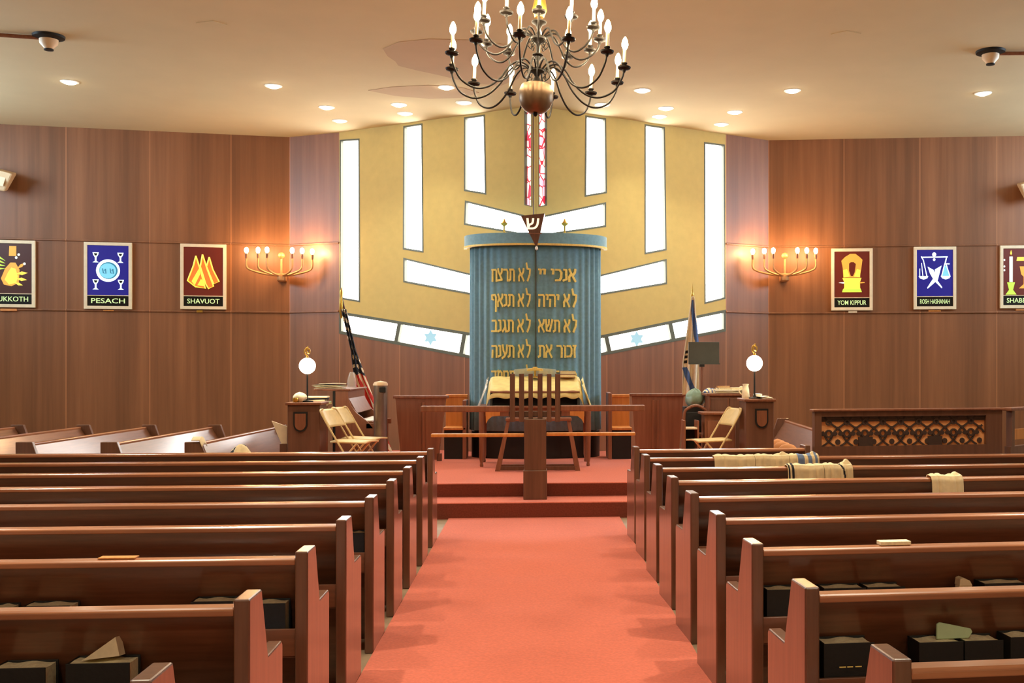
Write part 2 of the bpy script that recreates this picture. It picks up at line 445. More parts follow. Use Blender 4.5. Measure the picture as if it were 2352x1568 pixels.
for pl, ws, side in ((PL_gl, wl, 'left'), (PL_gr, wr, 'right')):
    polys = {k: clampz(pxpoly(pl, v)) for k, v in ws.items()}
    if side == 'left':
        t0 = pl.px(779, 715); t1 = pl.px(1081, 764); b0 = pl.px(779, 766); b1 = pl.px(1081, 823)
    else:
        t0 = pl.px(1379, 770); t1 = pl.px(1668, 710.5); b0 = pl.px(1388, 815.6); b1 = pl.px(1668, 760.5)
    def ln(p, q, a): return p[1]+(q[1]-p[1])*(a-p[0])/(q[0]-p[0])
    tA, tB = (0, ln(t0, t1, 0)), (pl.L, ln(t0, t1, pl.L)); bA, bB = (0, ln(b0, b1, 0)), (pl.L, ln(b0, b1, pl.L))
    poly_wall('wall_gold_'+side, pl, [tA, tB, (pl.L, CEIL), (0, CEIL)], list(polys.values()), M['gold_wall'])
    w = MB(); w.prism([(0, 0), (pl.L, 0), bB, bA], 'y', 0, .14)
    struct(w.build('wall_lower_'+side, M['wall'], loc=pl.p, rot=(0, 0, pl.rz)))
    for k, p in polys.items():
        window(pl, p, 'stained' if k == 'S1' else 'pane', .012 if k == 'S1' else .026)
    # long slanted band with two mullions
    seps = [(909, 917), (1058, 1067)] if side == 'left' else [(1539, 1548), (1392, 1401)]
    band = [tA, tB, bB, bA]
    mull = []
    for x0, x1 in seps:
        sl = -5 if side == 'left' else 5
        a0 = pl.px(x0, 770)[0]; a1 = pl.px(x1, 770)[0]; da = pl.px(x0+sl, 770)[0]-a0
        mull.append([(a0+da, ln(bA, bB, a0+da)), (a1+da, ln(bA, bB, a1+da)), (a1-da, ln(tA, tB, a1-da)), (a0-da, ln(tA, tB, a0-da))])
    f = window(pl, band, 'pane', .045, mull=mull)
    # a pale star on the middle pane
    sx, sz = pl.px(985, 775) if side == 'left' else pl.px(1466, 778)
    st = MB()
    for k in range(2):
        st.prism([(sx+.14*math.cos(PI/2+PI*k+2*PI*i/3), sz+.12*math.sin(PI/2+PI*k+2*PI*i/3)) for i in range(3)], 'y', .04-.003*k, .05-.003*k)
    st.build('star_emblem', M['star'], f)
# close the small gap at the fold
struct(MB().prism([(APEX.x-.03, APEX.y+.005), (APEX.x+.03, APEX.y+.005), (APEX.x, APEX.y+.2)], 'z', 0, CEIL).build('trim_30', M['gold_wall']))

# ------------------------------------------------------------------ aisle carpet, platform
struct(MB().box(-.885, .885, YB, 11.09, 0, .012).build('floor_aisle_carpet', M['carpet']))
PLX0, PLX1 = -2.78, 2.76
so = struct(MB().box(PLX0, PLX1, 11.09, 11.6, 0, .17).build('floor_step', M['carpet'], bevel=.01))
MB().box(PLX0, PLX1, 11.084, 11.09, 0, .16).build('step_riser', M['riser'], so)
so = struct(MB().box(PLX0, PLX1, 11.59, 16.2, 0, PLAT).build('floor_platform', M['carpet'], bevel=.01))
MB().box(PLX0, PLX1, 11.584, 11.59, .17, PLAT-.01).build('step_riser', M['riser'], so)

# ceiling patches
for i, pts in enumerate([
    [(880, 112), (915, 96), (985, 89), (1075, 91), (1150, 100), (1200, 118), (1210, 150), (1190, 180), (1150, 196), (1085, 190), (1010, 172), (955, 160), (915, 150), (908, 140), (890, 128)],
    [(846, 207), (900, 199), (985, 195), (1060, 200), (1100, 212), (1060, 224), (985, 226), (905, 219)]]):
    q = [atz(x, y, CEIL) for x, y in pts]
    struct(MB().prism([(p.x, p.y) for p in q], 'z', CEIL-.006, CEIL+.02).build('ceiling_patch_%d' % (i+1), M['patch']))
for i, pts in enumerate([[(450, 52), (490, 47), (522, 56), (482, 61)], [(1908, 78), (1945, 70), (1978, 76), (1938, 85)]]):
    q = [atz(x, y, CEIL) for x, y in pts]
    struct(MB().prism([(p.x, p.y) for p in q], 'z', CEIL-.008, CEIL+.02).build('ceiling_hatch_%d' % (i+1), M['ceiling'], bevel=.003))

# ------------------------------------------------------------------ pews
def make_pew(sgn, L, label, name='pew', group='pews'):
    t = thing(name, label, 'pew', group=group)
    prof = [(0, 0), (.45, 0), (.45, .605), (.438, .62), (.24, .62), (.155, .86), (0, .86)]
    for a, b in ((0, .05), (L-.05, L)):
        MB().prism(prof, 'x', sgn*a, sgn*b).build('end_panel', M['pew_end'], t, bevel=.006)
    x0, x1 = sorted((sgn*.05, sgn*(L-.05)))
    MB().prism([(.04, .815), (.06, .815), (.30, .44), (.28, .43)], 'x', x0, x1).build('backrest', M['pew'], t)
    MB().prism([(.28, .415), (.46, .425), (.47, .437), (.46, .45), (.30, .445)], 'x', x0, x1).build('seat', M['pew'], t, bevel=.004)
    MB().prism([(.004, .806), (.004, .826), (.012, .833), (.052, .836), (.064, .829), (.064, .806)], 'x', x0, x1).build('top_rail', M['rail'], t, bevel=.004)
    k = MB(); k.box(x0, x1, .012, .026, .45, .555); k.box(x0, x1, .026, .255, .44, .452)
    k.build('book_rack', M['pew'], t, bevel=.002)
    MB().box(x0, x1, .25, .27, .02, .42).build('kickboard', M['pew'], t)
    return t

FR = R(.35); FRR = R(3.3)
def nth(k): return ['front', 'second', 'third', 'fourth', 'fifth', 'sixth', 'seventh', 'eighth', 'rearmost'][9-k]
left_rows = {}; right_rows = {}
protoL = make_pew(-1, 4.95, '')
protoR = make_pew(1, 5.3, '')
def yL(k): return (3.47+.852*(k-2)+.063)/math.cos(TH)-.155
def yR(k): return (3.65+.857*(k-2)-.063)/math.cos(TH)-.155
XA = .884
for k in range(1, 10):
    o = protoL if k == 1 else copy_tree(protoL)
    o.location = (-XA, yL(k), 0); o.rotation_euler = (0, 0, FR); left_rows[k] = o
    o['label'] = 'long dark pew left of the red aisle, %s row %s' % (nth(k), 'by the steps' if k == 9 else ('in the foreground' if k == 1 else 'counted from the steps'))
    if k == 9: continue
    o = protoR if k == 1 else copy_tree(protoR)
    o.location = (XA, yR(k), 0); o.rotation_euler = (0, 0, FRR); right_rows[k] = o
    o['label'] = 'long dark pew right of the red aisle, %s row %s' % (nth(k), 'in the foreground' if k == 1 else 'counted from the steps')
o = make_pew(1, 1.62, 'short dark pew right of the red aisle, ending at the carved lattice screen')
o.location = (XA, yR(9), 0); o.rotation_euler = (0, 0, FRR); right_rows[9] = o

# side pews facing the platform
ps = make_pew(-1, 3.0, '', group='side pews along the left wall')
spots = [(-340, 'half cropped side pew furthest out by the left wall'), (-145, 'side pew whose far end shows below the blue goblet poster'),
         (50, 'side pew whose near end shows at the left edge beyond the rows'), (245, 'middle side pew facing the platform below the tent poster'),
         (438, 'side pew next to the platform with a striped prayer shawl on its seat')]
for i, (px, lab) in enumerate(spots):
    o = ps if i == 0 else copy_tree(ps)
    p = dep(px, 1015, 10.12); o.location = (p.x-.06, p.y, 0); o.rotation_euler = (0, 0, -PI/2-R(2.2))
    o['label'] = lab
SP5 = o
o = make_pew(1, 3.0, 'side pew behind the lattice screen, running beside the right podium', group=None)
p = Vector((3.28, 11.5, 0)); o.location = p; o.rotation_euler = (0, 0, PI/2-R(4))
SPR = o

def row_pt(row, x, y, z):   # local point on a pew to world
    m = Matrix.Translation(row.location) @ Matrix.Rotation(row.rotation_euler.z, 4, 'Z')
    return m @ Vector((x, y, z))
def px_on_row(row, px, y=0.0):  # local x on the pew hit by pixel column px
    ang = row.rotation_euler.z; u = Vector((math.cos(ang), math.sin(ang), 0)); n = Vector((-u.y, u.x, 0))
    p0 = row.location+n*y
    w = atplane(px, 1200, Vector((p0.x, p0.y, 0)), n); return (w-row.location).dot(u)

# ------------------------------------------------------------------ books in the racks
def book(row, px0, px1, label, cover='cover_black', h=.205, t=.09, gold=False, tilt=0, z=.4525, y=.028):
    a = px_on_row(row, px0, y); b = px_on_row(row, px1, y); w = b-a; t = min(t, .098); h = min(h, .212)
    o = thing('book', label, 'book', row_pt(row, (a+b)/2, y+.002, z), row.rotation_euler.z, 'prayer books in the pew racks')
    o.rotation_euler = (0, R(tilt), row.rotation_euler.z)
    c = MB(); c.box(-w/2, w/2, 0, .005, 0, h); c.box(-w/2, w/2, t-.005, t, 0, h); c.box(-w/2, -w/2+.005, 0, t, 0, h)
    c.build('cover', M[cover], o, bevel=.0015)
    MB().grid(lambda u, v: (-w/2+.005+u*(w-.012), .005+v*(t-.01), h-.006+.003*math.sin(9*u+3*v)), 10, 2).build('page_top', M['page'], o, solid=.002)
    MB().box(-w/2+.005, w/2-.007, .005, t-.005, .004, h-.009).build('pages', M['page'], o)
    if gold:
        g = MB()
        for x0, x1 in ((-.035, -.012), (-.008, .012), (.02, .042)): g.box(x0, x1, -.0008, 0, h*.62, h*.62+.004)
        g.build('gilt_title', M['gold_thread'], o)
    return o
L2, L3, L5, R2_, R3_ = left_rows[2], left_rows[3], left_rows[5], right_rows[2], right_rows[3]
book(L3, -40, 20, 'black prayer book cut off by the left picture edge, seen over a pew rail', t=0.110, h=.2)
book(L3, 50, 160, 'black prayer book behind the rail, nearest the left picture edge but one', t=0.120)
book(L3, 437, 534, 'black prayer book half hidden behind the pale topped pew end', t=0.125, h=.212)
book(L3, 556, 655, 'navy prayer book between two pew ends left of the aisle', 'cover_navy', t=0.115, h=.2)
book(L2, -20, 103, 'black prayer book at the bottom left corner of the foreground rack', t=0.125, h=.2)
book(L2, 150, 297, 'black prayer book under loose folded paper in the foreground left rack', t=0.125, h=.21)
book(L5, 800, 836, 'narrow navy book in the fifth left rack beside the pew end', 'cover_navy', t=0.110, h=.21)
book(R3_, 1762, 1840, 'black prayer book right beside a pew end, first in its rack from the aisle', t=0.120, h=.21)
book(R3_, 1893, 1990, 'black prayer book with green ribbon marks, left of its twin on the rack', t=0.125, h=.21)
book(R3_, 1993, 2080, 'black prayer book touching its twin, right one of the pair', t=0.125, h=.21)
book(R3_, 2262, 2365, 'thick prayer book alone at the right picture edge, upper rack', t=0.125, h=.22)
book(R2_, 1893, 2010, 'large black prayer book with faint gilt title in the foreground right rack', t=0.125, h=.215, gold=True)
book(R2_, 2112, 2214, 'black prayer book below the mint card, left one of two', t=0.125, h=.205)
book(R2_, 2217, 2306, 'black prayer book below the mint card, right one of two', t=0.125, h=.205)
book(R2_, 2322, 2400, 'thick prayer book cut by the right picture edge, foreground rack', t=0.125, h=.235)
# loose paper, card, etc.
a = px_on_row(L2, 232, .05)
m = MB(); m.prism([(-.06, 0), (.055, .012), (.04, .07), (-.05, .005)], 'y', -.02, .03)
tag(m.build('folded_paper', M['paper'], loc=row_pt(L2, a, .07, .664), rot=(R(-8), 0, FR)), 'loose folded cream paper sticking up out of the foreground left rack', 'paper')
a = px_on_row(R2_, 2185, .1)
m = MB(); m.prism([(-.065, 0), (-.06, .05), (-.05, .056), (.06, .032), (.065, .02), (.05, 0)], 'y', 0, .012)
tag(m.build('mint_card', M['mint'], loc=row_pt(R2_, a, .07, .657), rot=(R(-12), 0, FRR), bevel=.003), 'pale mint green card lying over two black prayer books', 'card')
a = px_on_row(R3_, 2206, .1)
m = MB(); m.prism([(-.028, 0), (-.024, .03), (-.01, .036), (.02, .022), (.032, 0)], 'y', 0, .05)
m.prism([(-.028, -.2), (.032, -.2), (.032, 0), (-.028, 0)], 'y', .005, .045)
tag(m.build('booklet', M['paper'], loc=row_pt(R3_, a, .05, .652), rot=(0, 0, FRR), bevel=.003), 'small white booklet peeping over the rail, alone between prayer books', 'booklet')
a = px_on_row(R3_, 2055, .04)
tag(MB().box(-.066, .066, -.02, .03, 0, .016).build('card', M['page'], loc=row_pt(R3_, a, .045, .836), rot=(0, 0, FRR), bevel=.002), 'cream card lying flat on top of a pew rail right of the aisle', 'card')
a = px_on_row(L3, 270, .04)
tag(MB().box(-.07, .07, -.02, .03, 0, .005).build('card', M['cover_tan'], loc=row_pt(L3, a, .045, .836), rot=(0, 0, FR), bevel=.001), 'thin tan card lying on top of a pew rail left of the aisle', 'card')

# ------------------------------------------------------------------ prayer shawls over the rails
def shawl(row, px0, px1, label, drop=.17, stripes=(), mat2='stripe', lift=.0, diag=False):
    a = px_on_row(row, px0, 0); b = px_on_row(row, px1, 0); w = b-a
    path = [(.185, .68), (.10, .80), (.078, .836), (.06, .846), (.035, .849), (.0, .845), (-.011, .82), (-.014, .75), (-.016, .842-drop)]
    def fn(u, v):
        s = v*(len(path)-1); i = min(int(s), len(path)-2); f = s-i
        y = path[i][0]*(1-f)+path[i+1][0]*f; z = path[i][1]*(1-f)+path[i+1][1]*f
        wob = .006*math.sin(u*11+row.location.y*7)+.004*math.sin(u*23+1.3)
        if v > .55: y -= abs(wob)*1.2
        else: z += abs(wob)+lift*math.exp(-((u-.85)/.12)**2) if .28 < v < .56 else 0
        return (a+u*w+.004*math.sin(v*9), y, z+.003*math.sin(u*7))
    def mf(u, v):
        q = u+(.35*(1-v) if diag else 0)
        return 1 if any(s0 < q < s1 for s0, s1 in stripes) else 0
    m = MB().grid(fn, 48, 40, mf)
    o = m.build('prayer_shawl', [M['cream'], M[mat2]], smooth=True, solid=.005, loc=row.location, rot=row.rotation_euler)
    tag(o, label, 'prayer shawl', 'prayer shawls over the right pew rails'); return o
shawl(right_rows[8], 1640, 1733, 'plain cream prayer shawl on the second rail, nearest the aisle', .2)
shawl(right_rows[8], 1734, 1812, 'plain cream prayer shawl in the middle of the three on the second rail', .2, lift=.02)
shawl(right_rows[8], 1813, 1880, 'cream prayer shawl with blue grey bands on the second rail', .2, ((.28, .5), (.62, .74), (.86, .93)), 'blue_stripe', .02)
shawl(right_rows[7], 1808, 1891, 'cream prayer shawl with dark bars at its left edge, third rail', .2, ((.02, .07), (.1, .17)))
shawl(right_rows[7], 1892, 1957, 'cream prayer shawl crossed by one slanting black stripe, third rail', .2, ((.72, .78),), 'stripe', .03, True)
shawl(right_rows[6], 2138, 2210, 'small plain cream cloth hanging alone over the fourth rail', .22, (), 'stripe', .012)

# shawl heap on the side pew
def lump(fn_r, nu=24, nv=12):
    m = MB()
    m.grid(lambda u, v: fn_r(2*PI*u, v), nu, nv); return m
pp = row_pt(SP5, -.34, .43, .455)
def hp(q, v):
    r = (1-v)**.6; x = .22*r*math.cos(q)*(1+.12*math.sin(3*q)); y = .12*r*math.sin(q)*(1+.1*math.sin(5*q+1))
    return (x*.75, y, .36*v**.55+.025*math.sin(4*q+5*v)*v*(1-v)*4)
m = MB().grid(lambda u, v: hp(2*PI*u, v), 40, 20, lambda u, v: 1 if (.05 < (u*1.0+.12*v) % .5 < .1 or .17 < (u+.12*v) % .5 < .22) else 0)
tag(m.build('prayer_shawl', [M['cream'], M['stripe']], smooth=True, solid=.004, loc=pp+Vector((0, 0, .0))), 'heaped white prayer shawl with black stripes on a side pew seat', 'prayer shawl')
pp = row_pt(SP5, .0, .07, .86)
m = MB().grid(lambda u, v: (.16*(u-.5)-.0, .10*(v-.2), .014+.03*math.sin(PI*u)-.13*max(0, v-.75)*2), 12, 12)
tag(m.build('folded_cloth', M['cream'], smooth=True, solid=.006, loc=row_pt(SP5, -.06, .09, .862), rot=(0, 0, -PI/2)), 'small white cloth draped on the near end of a side pew', 'cloth')

# bag on the third-row seat
p = row_pt(L3, -.22, .40, .455)
def bagf(u, v):
    q = 2*PI*u; r = (math.sin(PI*min(v*.92+.08, 1))**.5) if v < 1 else 0
    return (.15*r*math.cos(q)*(1+.08*math.sin(5*q+6*v)), .085*r*math.sin(q)*(1+.1*math.sin(4*q)), .31*v+.012*math.sin(6*q)*v)
t = thing('plastic_bag', 'clear plastic bag with pale striped trim on a pew seat beside the aisle', 'bag', p, FR)
MB().grid(bagf, 32, 18).build('bag_film', M['plastic'], t, smooth=True, solid=.003)
m = MB()
for i in range(60):
    q = random.random()*2*PI; x = random.uniform(-.1, .1); y = random.uniform(-.05, .05); z = random.uniform(.015, .12)
    dx, dy, dz = random.uniform(-.05, .05), random.uniform(-.03, .03), random.uniform(-.012, .02)
    m.tube([(x-dx, y-dy, z-dz), (x, y, z+.008), (x+dx, y+dy, z+dz)], .003, 5)
m.build('straw_filling', M['straw'], t)
for k, z in enumerate((.27, .285)):
    m = MB(); m.tube([(-.13+.26*i/12, -.086-.004*math.sin(i), z-.06+.05*(i/12)) for i in range(13)], .0035, 6); m.build('trim_band', M['cream'], t)

# ------------------------------------------------------------------ recessed lights
def downlight(px, py, lit_, label, rad=.085):
    p = atz(px, py, CEIL)
    t = thing('recessed_light', label, 'ceiling light', (p.x, p.y, CEIL), 0, 'recessed ceiling lights')
    MB().lathe([(rad+.03, 0), (rad+.028, -.008), (rad, -.01), (rad, 0)], 24).build('trim_ring', M['white'], t, smooth=True)
    MB().lathe([(rad, -.0015), (rad*.9, -.016), (rad*.6, -.028), (1e-5, -.034)], 20).build('lens', M['lens' if lit_ else 'lens_off'], t, smooth=True)
    return p
def spot(name, loc, energy, size=150, blend=.7, col=(1, .9, .68), rad=.07):
    l = bpy.data.lights.new(name, 'SPOT'); l.energy = energy; l.color = col; l.spot_size = R(size); l.spot_blend = blend; l.shadow_soft_size = rad
    o = bpy.data.objects.new(name, l); COL.objects.link(o); o.location = loc; return o
DL = [(160, 188, 1, 'lit recessed light at the far left of the ceiling'), (628, 197, 1, 'lit recessed light left of the brown ceiling patches'),
      (750, 246, 1, 'lit recessed light above the outermost left window'), (780, 277, 0, 'dim recessed light touching the wall top at the left window'),
      (916, 240, 1, 'lit recessed light just below the narrow ceiling patch'), (930, 260, 0, 'dim recessed light above the second left window'),
      (1025, 200, 1, 'lit recessed light on the ceiling patch by the chandelier'), (1065, 235, 0, 'dim recessed light behind the left chandelier arms'),
      (1475, 207, 1, 'lit recessed light just right of the chandelier'), (1530, 248, 1, 'lit recessed light above the second right window'),
      (1515, 267, 0, 'dim recessed light nearest the second right window top'), (1688, 257, 1, 'lit recessed light above the outermost right window'),
      (1820, 208, 1, 'lit recessed light above the right candle sconce'), (2258, 214, 1, 'lit recessed light at the far right of the ceiling'),
      (1657, 285, 0, 'dim recessed light at the wall top by the right window'), (1384, 240, 0, 'dim recessed light behind the right chandelier arms')]
for i, (px, py, l_, lab) in enumerate(DL):
    p = downlight(px, py, l_, lab)
    if l_:
        spot('downlight_or_fill_lamp', (p.x, p.y, CEIL-.05), 82, 110)
# the same rows of cans carry on over the pews, outside the picture
for y, e, a in ((10.4, 115, 110), (7.8, 190, 110), (5.2, 260, 78), (3.7, 230, 56)):
    for x in (-5.0, -2.6, 0, 2.6, 5.0):
        spot('downlight_or_fill_lamp', (x, y, CEIL-.03), e*(1.5 if x and y < 6 else .42 if y < 6 else .9), a, .8)
for x in (-4, 0, 4):  # unseen fill lamps added behind the camera for the pew backs
    spot('downlight_or_fill_lamp', (x, -2.4, CEIL-.03), 300, 150, .8)

# ------------------------------------------------------------------ chandelier
cp = dep(1231, 228, 7.0)
t = thing('chandelier', 'two tier bronze candle chandelier hanging over the aisle', 'chandelier', cp, rot=(R(-4), R(2.3), 0))
z0 = cp.z
MB().lathe([(1e-5, -.092), (.04, -.09), (.07, -.078), (.095, -.052), (.11, -.015), (.113, .02), (.112, .06), (.10, .088), (.07, .102), (.04, .108)], 30).build('ball', M['pewter'], t, smooth=True)
MB().lathe([(.006, -.115), (.014, -.105), (.016, -.095), (.006, -.088)], 14).build('ball_finial', M['bronze'], t, smooth=True)
MB().lathe([(.045, .10), (.03, .125), (.014, .15), (.022, .17), (.05, .185), (.05, .2), (.018, .21), (.009, .26), (.012, .29), (.035, .296), (.034, .302), (.01, .306),
            (.012, .36), (.03, .385), (.05, .40), (.05, .415), (.018, .43), (.01, .47), (.025, .50), (.05, .515), (.05, .522), (.01, .53), (.01, .62)], 20).build('stem', M['bronze'], t, smooth=True)
MB().tube([(0, 0, .6), (0, 0, CEIL-z0+.0)], .012, 8).build('suspension_rod', M['brass'], t)
MB().lathe([(.03, .55), (.05, .60), (.035, .68), (.05, .74), (.03, .82)], 16).build('upper_vase', M['brass'], t, smooth=True)
def chand_arm(ang, prof, Rr, zc, k):
    d = Vector((math.sin(ang), -math.cos(ang), 0))
    path = smoothpath([d*r+Vector((0, 0, z)) for r, z in prof], 7)
    a = MB().tube(path, .0066, 7).build('arm', M['bronze'], t, smooth=True)
    c = d*Rr+Vector((0, 0, zc))
    MB().lathe([(.008, -.03), (.014, -.012), (.04, -.004), (.044, .006), (.038, .006), (.012, .002), (.011, .018), (.02, .028), (.02, .034), (.008, .036)], 16, c).build('drip_pan', M['bronze'], a, smooth=True)
    MB().lathe([(.0105, .034), (.0105, .125), (.006, .126)], 10, c).build('candle', M['candle'], a, smooth=True)
    MB().lathe([(.009, .124), (.019, .142), (.0215, .158), (.017, .182), (.007, .204), (1e-5, .21)], 10, c).build('bulb', M['bulb'], a, smooth=True)
for k in range(12):
    chand_arm(R(-11+30*k), [(.03, .18), (.075, .22), (.13, .232), (.19, .19), (.25, .10), (.33, .03), (.42, .01), (.51, .05), (.56, .13), (.575, .185)], .575, .205, k)
for k in range(12):
    chand_arm(R(30*k), [(.03, .40), (.07, .44), (.12, .445), (.165, .39), (.21, .32), (.27, .285), (.33, .30), (.385, .35), (.405, .405)], .405, .425, k)
for k in range(8):   # small scrolls round the hubs
    q = 2*PI*k/8; d = Vector((math.cos(q), math.sin(q), 0))
    m = MB()
    for zb, s in ((.12, 1.0), (.33, .8)):
        m.tube(smoothpath([d*.03+Vector((0, 0, zb+.06*s)), d*.06*s+Vector((0, 0, zb+.075*s)), d*.085*s+Vector((0, 0, zb+.04*s)), d*.06*s+Vector((0, 0, zb+.01*s)), d*.045*s+Vector((0, 0, zb+.035*s))], 5), .0035, 6)
    m.build('scroll', M['bronze'], t, smooth=True)

# ------------------------------------------------------------------ wall sconces
def sconce(px, label, pl):
    a, z = pl.px(px, 637)
    p = pl.W(a, z, .32)
    t = thing('candle_sconce', label, 'wall light', p, pl.rz, 'candle sconces')
    MB().box(-.07, .07, .0, .30, -.075, .04).build('wall_bracket', M['tan_metal'], t, bevel=.01)
    MB().lathe([(.02, -.09), (.05, -.07), (.06, -.02), (.05, .03), (.02, .04)], 18).build('hub', M['tan_metal'], t, smooth=True)
    MB().lathe([(.018, .03), (.016, .27), (.05, .30), (.055, .33), (.04, .36), (.01, .375)], 16).build('centre_stem', M['tan_metal'], t, smooth=True)
    for x, y in ((-.52, -.10), (-.34, -.16), (-.2, -.22), (.18, -.22), (.33, -.2), (.48, -.12)):
        arm = MB().tube(smoothpath([(0, 0, 0), (x*.45, y*.5, .02), (x*.85, y*.9, .07), (x, y, .13), (x, y, .27)], 6), [.016]*24+[.013], 8).build('arm', M['tan_metal'], t, smooth=True)
        MB().lathe([(.014, .25), (.022, .29), (.022, .335), (.014, .34)], 12, (x, y, 0)).build('candle_socket', M['table'], arm, smooth=True)
        MB().lathe([(.012, .338), (.028, .36), (.033, .39), (.026, .42), (1e-5, .435)], 12, (x, y, 0)).build('bulb', M['sbulb'], arm, smooth=True)
sconce(650, 'six bulb candle sconce left of the windows, right of the tent poster', PL_wl)
sconce(1799, 'six bulb candle sconce right of the windows, beside the throne poster', PL_wr)

# ------------------------------------------------------------------ posters
def poster(pl, x0, y0, x1, y1, label, panel, caption, draw):
    a0, z1_ = pl.px(x0, y0); a1, z0_ = pl.px(x1, y1); z1b = pl.px(x1, y0)[1]; z1_ = (z1_+z1b)/2; z0b = pl.px(x0, y1)[1]; z0_ = (z0_+z0b)/2
    w = a1-a0; h = z1_-z0_
    t = thing('lightbox_poster', label, 'poster', pl.W(a0, z0_, .005), pl.rz, 'holiday posters')
    fw_ = .05
    m = MB(); ring(m, [(0, 0), (w, 0), (w, h), (0, h)], [(fw_, fw_), (w-fw_, fw_), (w-fw_, h-fw_), (fw_, h-fw_)], -.045, 0)
    capz = fw_+.155*h
    m.box(fw_, w-fw_, -.042, -.02, capz-.006, capz+.006)
    m.build('frame', M['white_frame'], t, bevel=.004)
    MB().box(fw_, w-fw_, -.03, -.005, capz, h-fw_).build('picture_panel', M[panel], t)
    MB().box(fw_, w-fw_, -.03, -.005, fw_, capz).build('caption_panel', M['p_black'], t)
    vs, fs = text_mesh(caption, 1.0, .012)
    xs = [v[0] for v in vs]; ys = [v[1] for v in vs]; tw = max(xs)-min(xs); th = max(ys)-min(ys)
    s = min((w-2*fw_)*.82/tw, 9); sy = .075*h/th
    m = MB(); m.add([((v[0]-(max(xs)+min(xs))/2)*s+w/2, -.032, (v[1]-min(ys))*sy+fw_+.04*h) for v in vs], fs)
    m.build('caption_lettering', M['m_cap'], t)
    # drawing helpers in picture units: u 0..1 left-right, v 0..1 bottom-top of the picture panel
    pw = w-2*fw_; ph = h-fw_-capz
    def q(u, v): return (fw_+u*pw, capz+v*ph)
    def fill(name, pts, mat, y=-.034): MB().prism([q(*p) for p in pts], 'y', y, -.03).build(name, M[mat], t)
    def line(m, pts, r): m.tube([(q(*p)[0], -.034, q(*p)[1]) for p in pts], r, 6)
    draw(fill, line, t, q)
    return t
def circ(cx, cy, rx, ry, n=28): return [(cx+rx*math.cos(2*PI*i/n), cy+ry*math.sin(2*PI*i/n)) for i in range(n)]
def d_pesach(fill, line, t, q):
    fill('plate', circ(.5, .5, .29, .225), 'm_white'); fill('plate_well', circ(.51, .5, .225, .17), 'm_teal', -.036); fill('plate_centre', circ(.495, .495, .2, .15), 'm_cyan', -.038)
    m = MB()
    for dx in (-.11, .07):
        line(m, [(.5+dx-.02, .54), (.5+dx+.0, .45), (.5+dx+.06, .44), (.5+dx+.05, .53), (.5+dx+.02, .5)], .008)
    for v in m.v: pass
    m.v = [(x, y-.006, z) for x, y, z in m.v]; m.build('plate_lettering', M['m_teal'], t)
    for cx, cy in ((.2, .76), (.8, .76), (.2, .22), (.81, .22)):
        fill('goblet', [(cx-.075, cy+.1), (cx+.075, cy+.1), (cx+.06, cy+.05), (cx+.018, cy), (cx+.018, cy-.07), (cx+.075, cy-.1), (cx-.075, cy-.1), (cx-.018, cy-.07), (cx-.018, cy), (cx-.06, cy+.05)], 'm_white')
        fill('goblet_wine', [(cx-.045, cy+.082), (cx+.045, cy+.082), (cx+.02, cy+.035), (cx-.02, cy+.035)], 'p_black', -.036)
def d_tents(fill, line, t, q):
    shapes = [[(.31, .82), (.25, .62), (.1, .31), (.3, .19), (.55, .155), (.42, .55)], [(.65, .8), (.58, .6), (.76, .25), (.9, .3), (.74, .55)], [(.48, .85), (.425, .6), (.56, .25), (.63, .155), (.76, .2), (.6, .55)]]
    for i, s in enumerate(shapes):
        fill('tent', s, 'm_orange', -.034-.002*i)
        m = MB(); line(m, s+[s[0]], .012); m.v = [(x, y-.004-.002*i, z) for x, y, z in m.v]; m.build('tent_outline', M['m_yellow'], t)
    fill('tent_glow', [(.35, .22), (.44, .35), (.5, .3), (.52, .2)], 'm_yellow', -.042)
    fill('tent_fold', [(.2, .3), (.4, .58), (.42, .45), (.28, .22)], 'm_yellow', -.0355)
def d_harvest(fill, line, t, q):
    fill('sheaf', [(.48, .62), (.6, .62), (.7, .48), (.68, .22), (.5, .15), (.32, .18), (.25, .3), (.35, .5)], 'm_gold')
    fill('sheaf_front', [(.5, .52), (.6, .5), (.66, .35), (.62, .22), (.45, .18), (.34, .28), (.42, .42)], 'm_yellow', -.036)
    fill('basket_back', [(.45, .95), (.62, .95), (.62, .75), (.44, .75)], 'm_gold', -.032)
    for i, (p0, p1) in enumerate((((.62, .4), (.9, .42)), ((.62, .3), (.88, .28)), ((.58, .22), (.78, .17)), ((.64, .5), (.84, .62)))):
        dx, dy = p1[0]-p0[0], p1[1]-p0[1]; nx, ny = -dy*.18, dx*.13
        fill('grain_ear', [p0, (p0[0]+dx*.5+nx, p0[1]+dy*.5+ny), p1, (p0[0]+dx*.5-nx, p0[1]+dy*.5-ny)], 'm_yellow' if i < 3 else 'm_gold', -.036)
    for i in range(4): fill('leaf', [(.36, .5+.05*i), (.12, .46+.09*i), (.08, .5+.1*i), (.14, .52+.09*i)], 'm_green', -.034)
    for c in ((.62, .72), (.68, .78), (.82, .6), (.1, .9)): fill('berry', circ(c[0], c[1], .03, .025, 12), 'm_white', -.036)
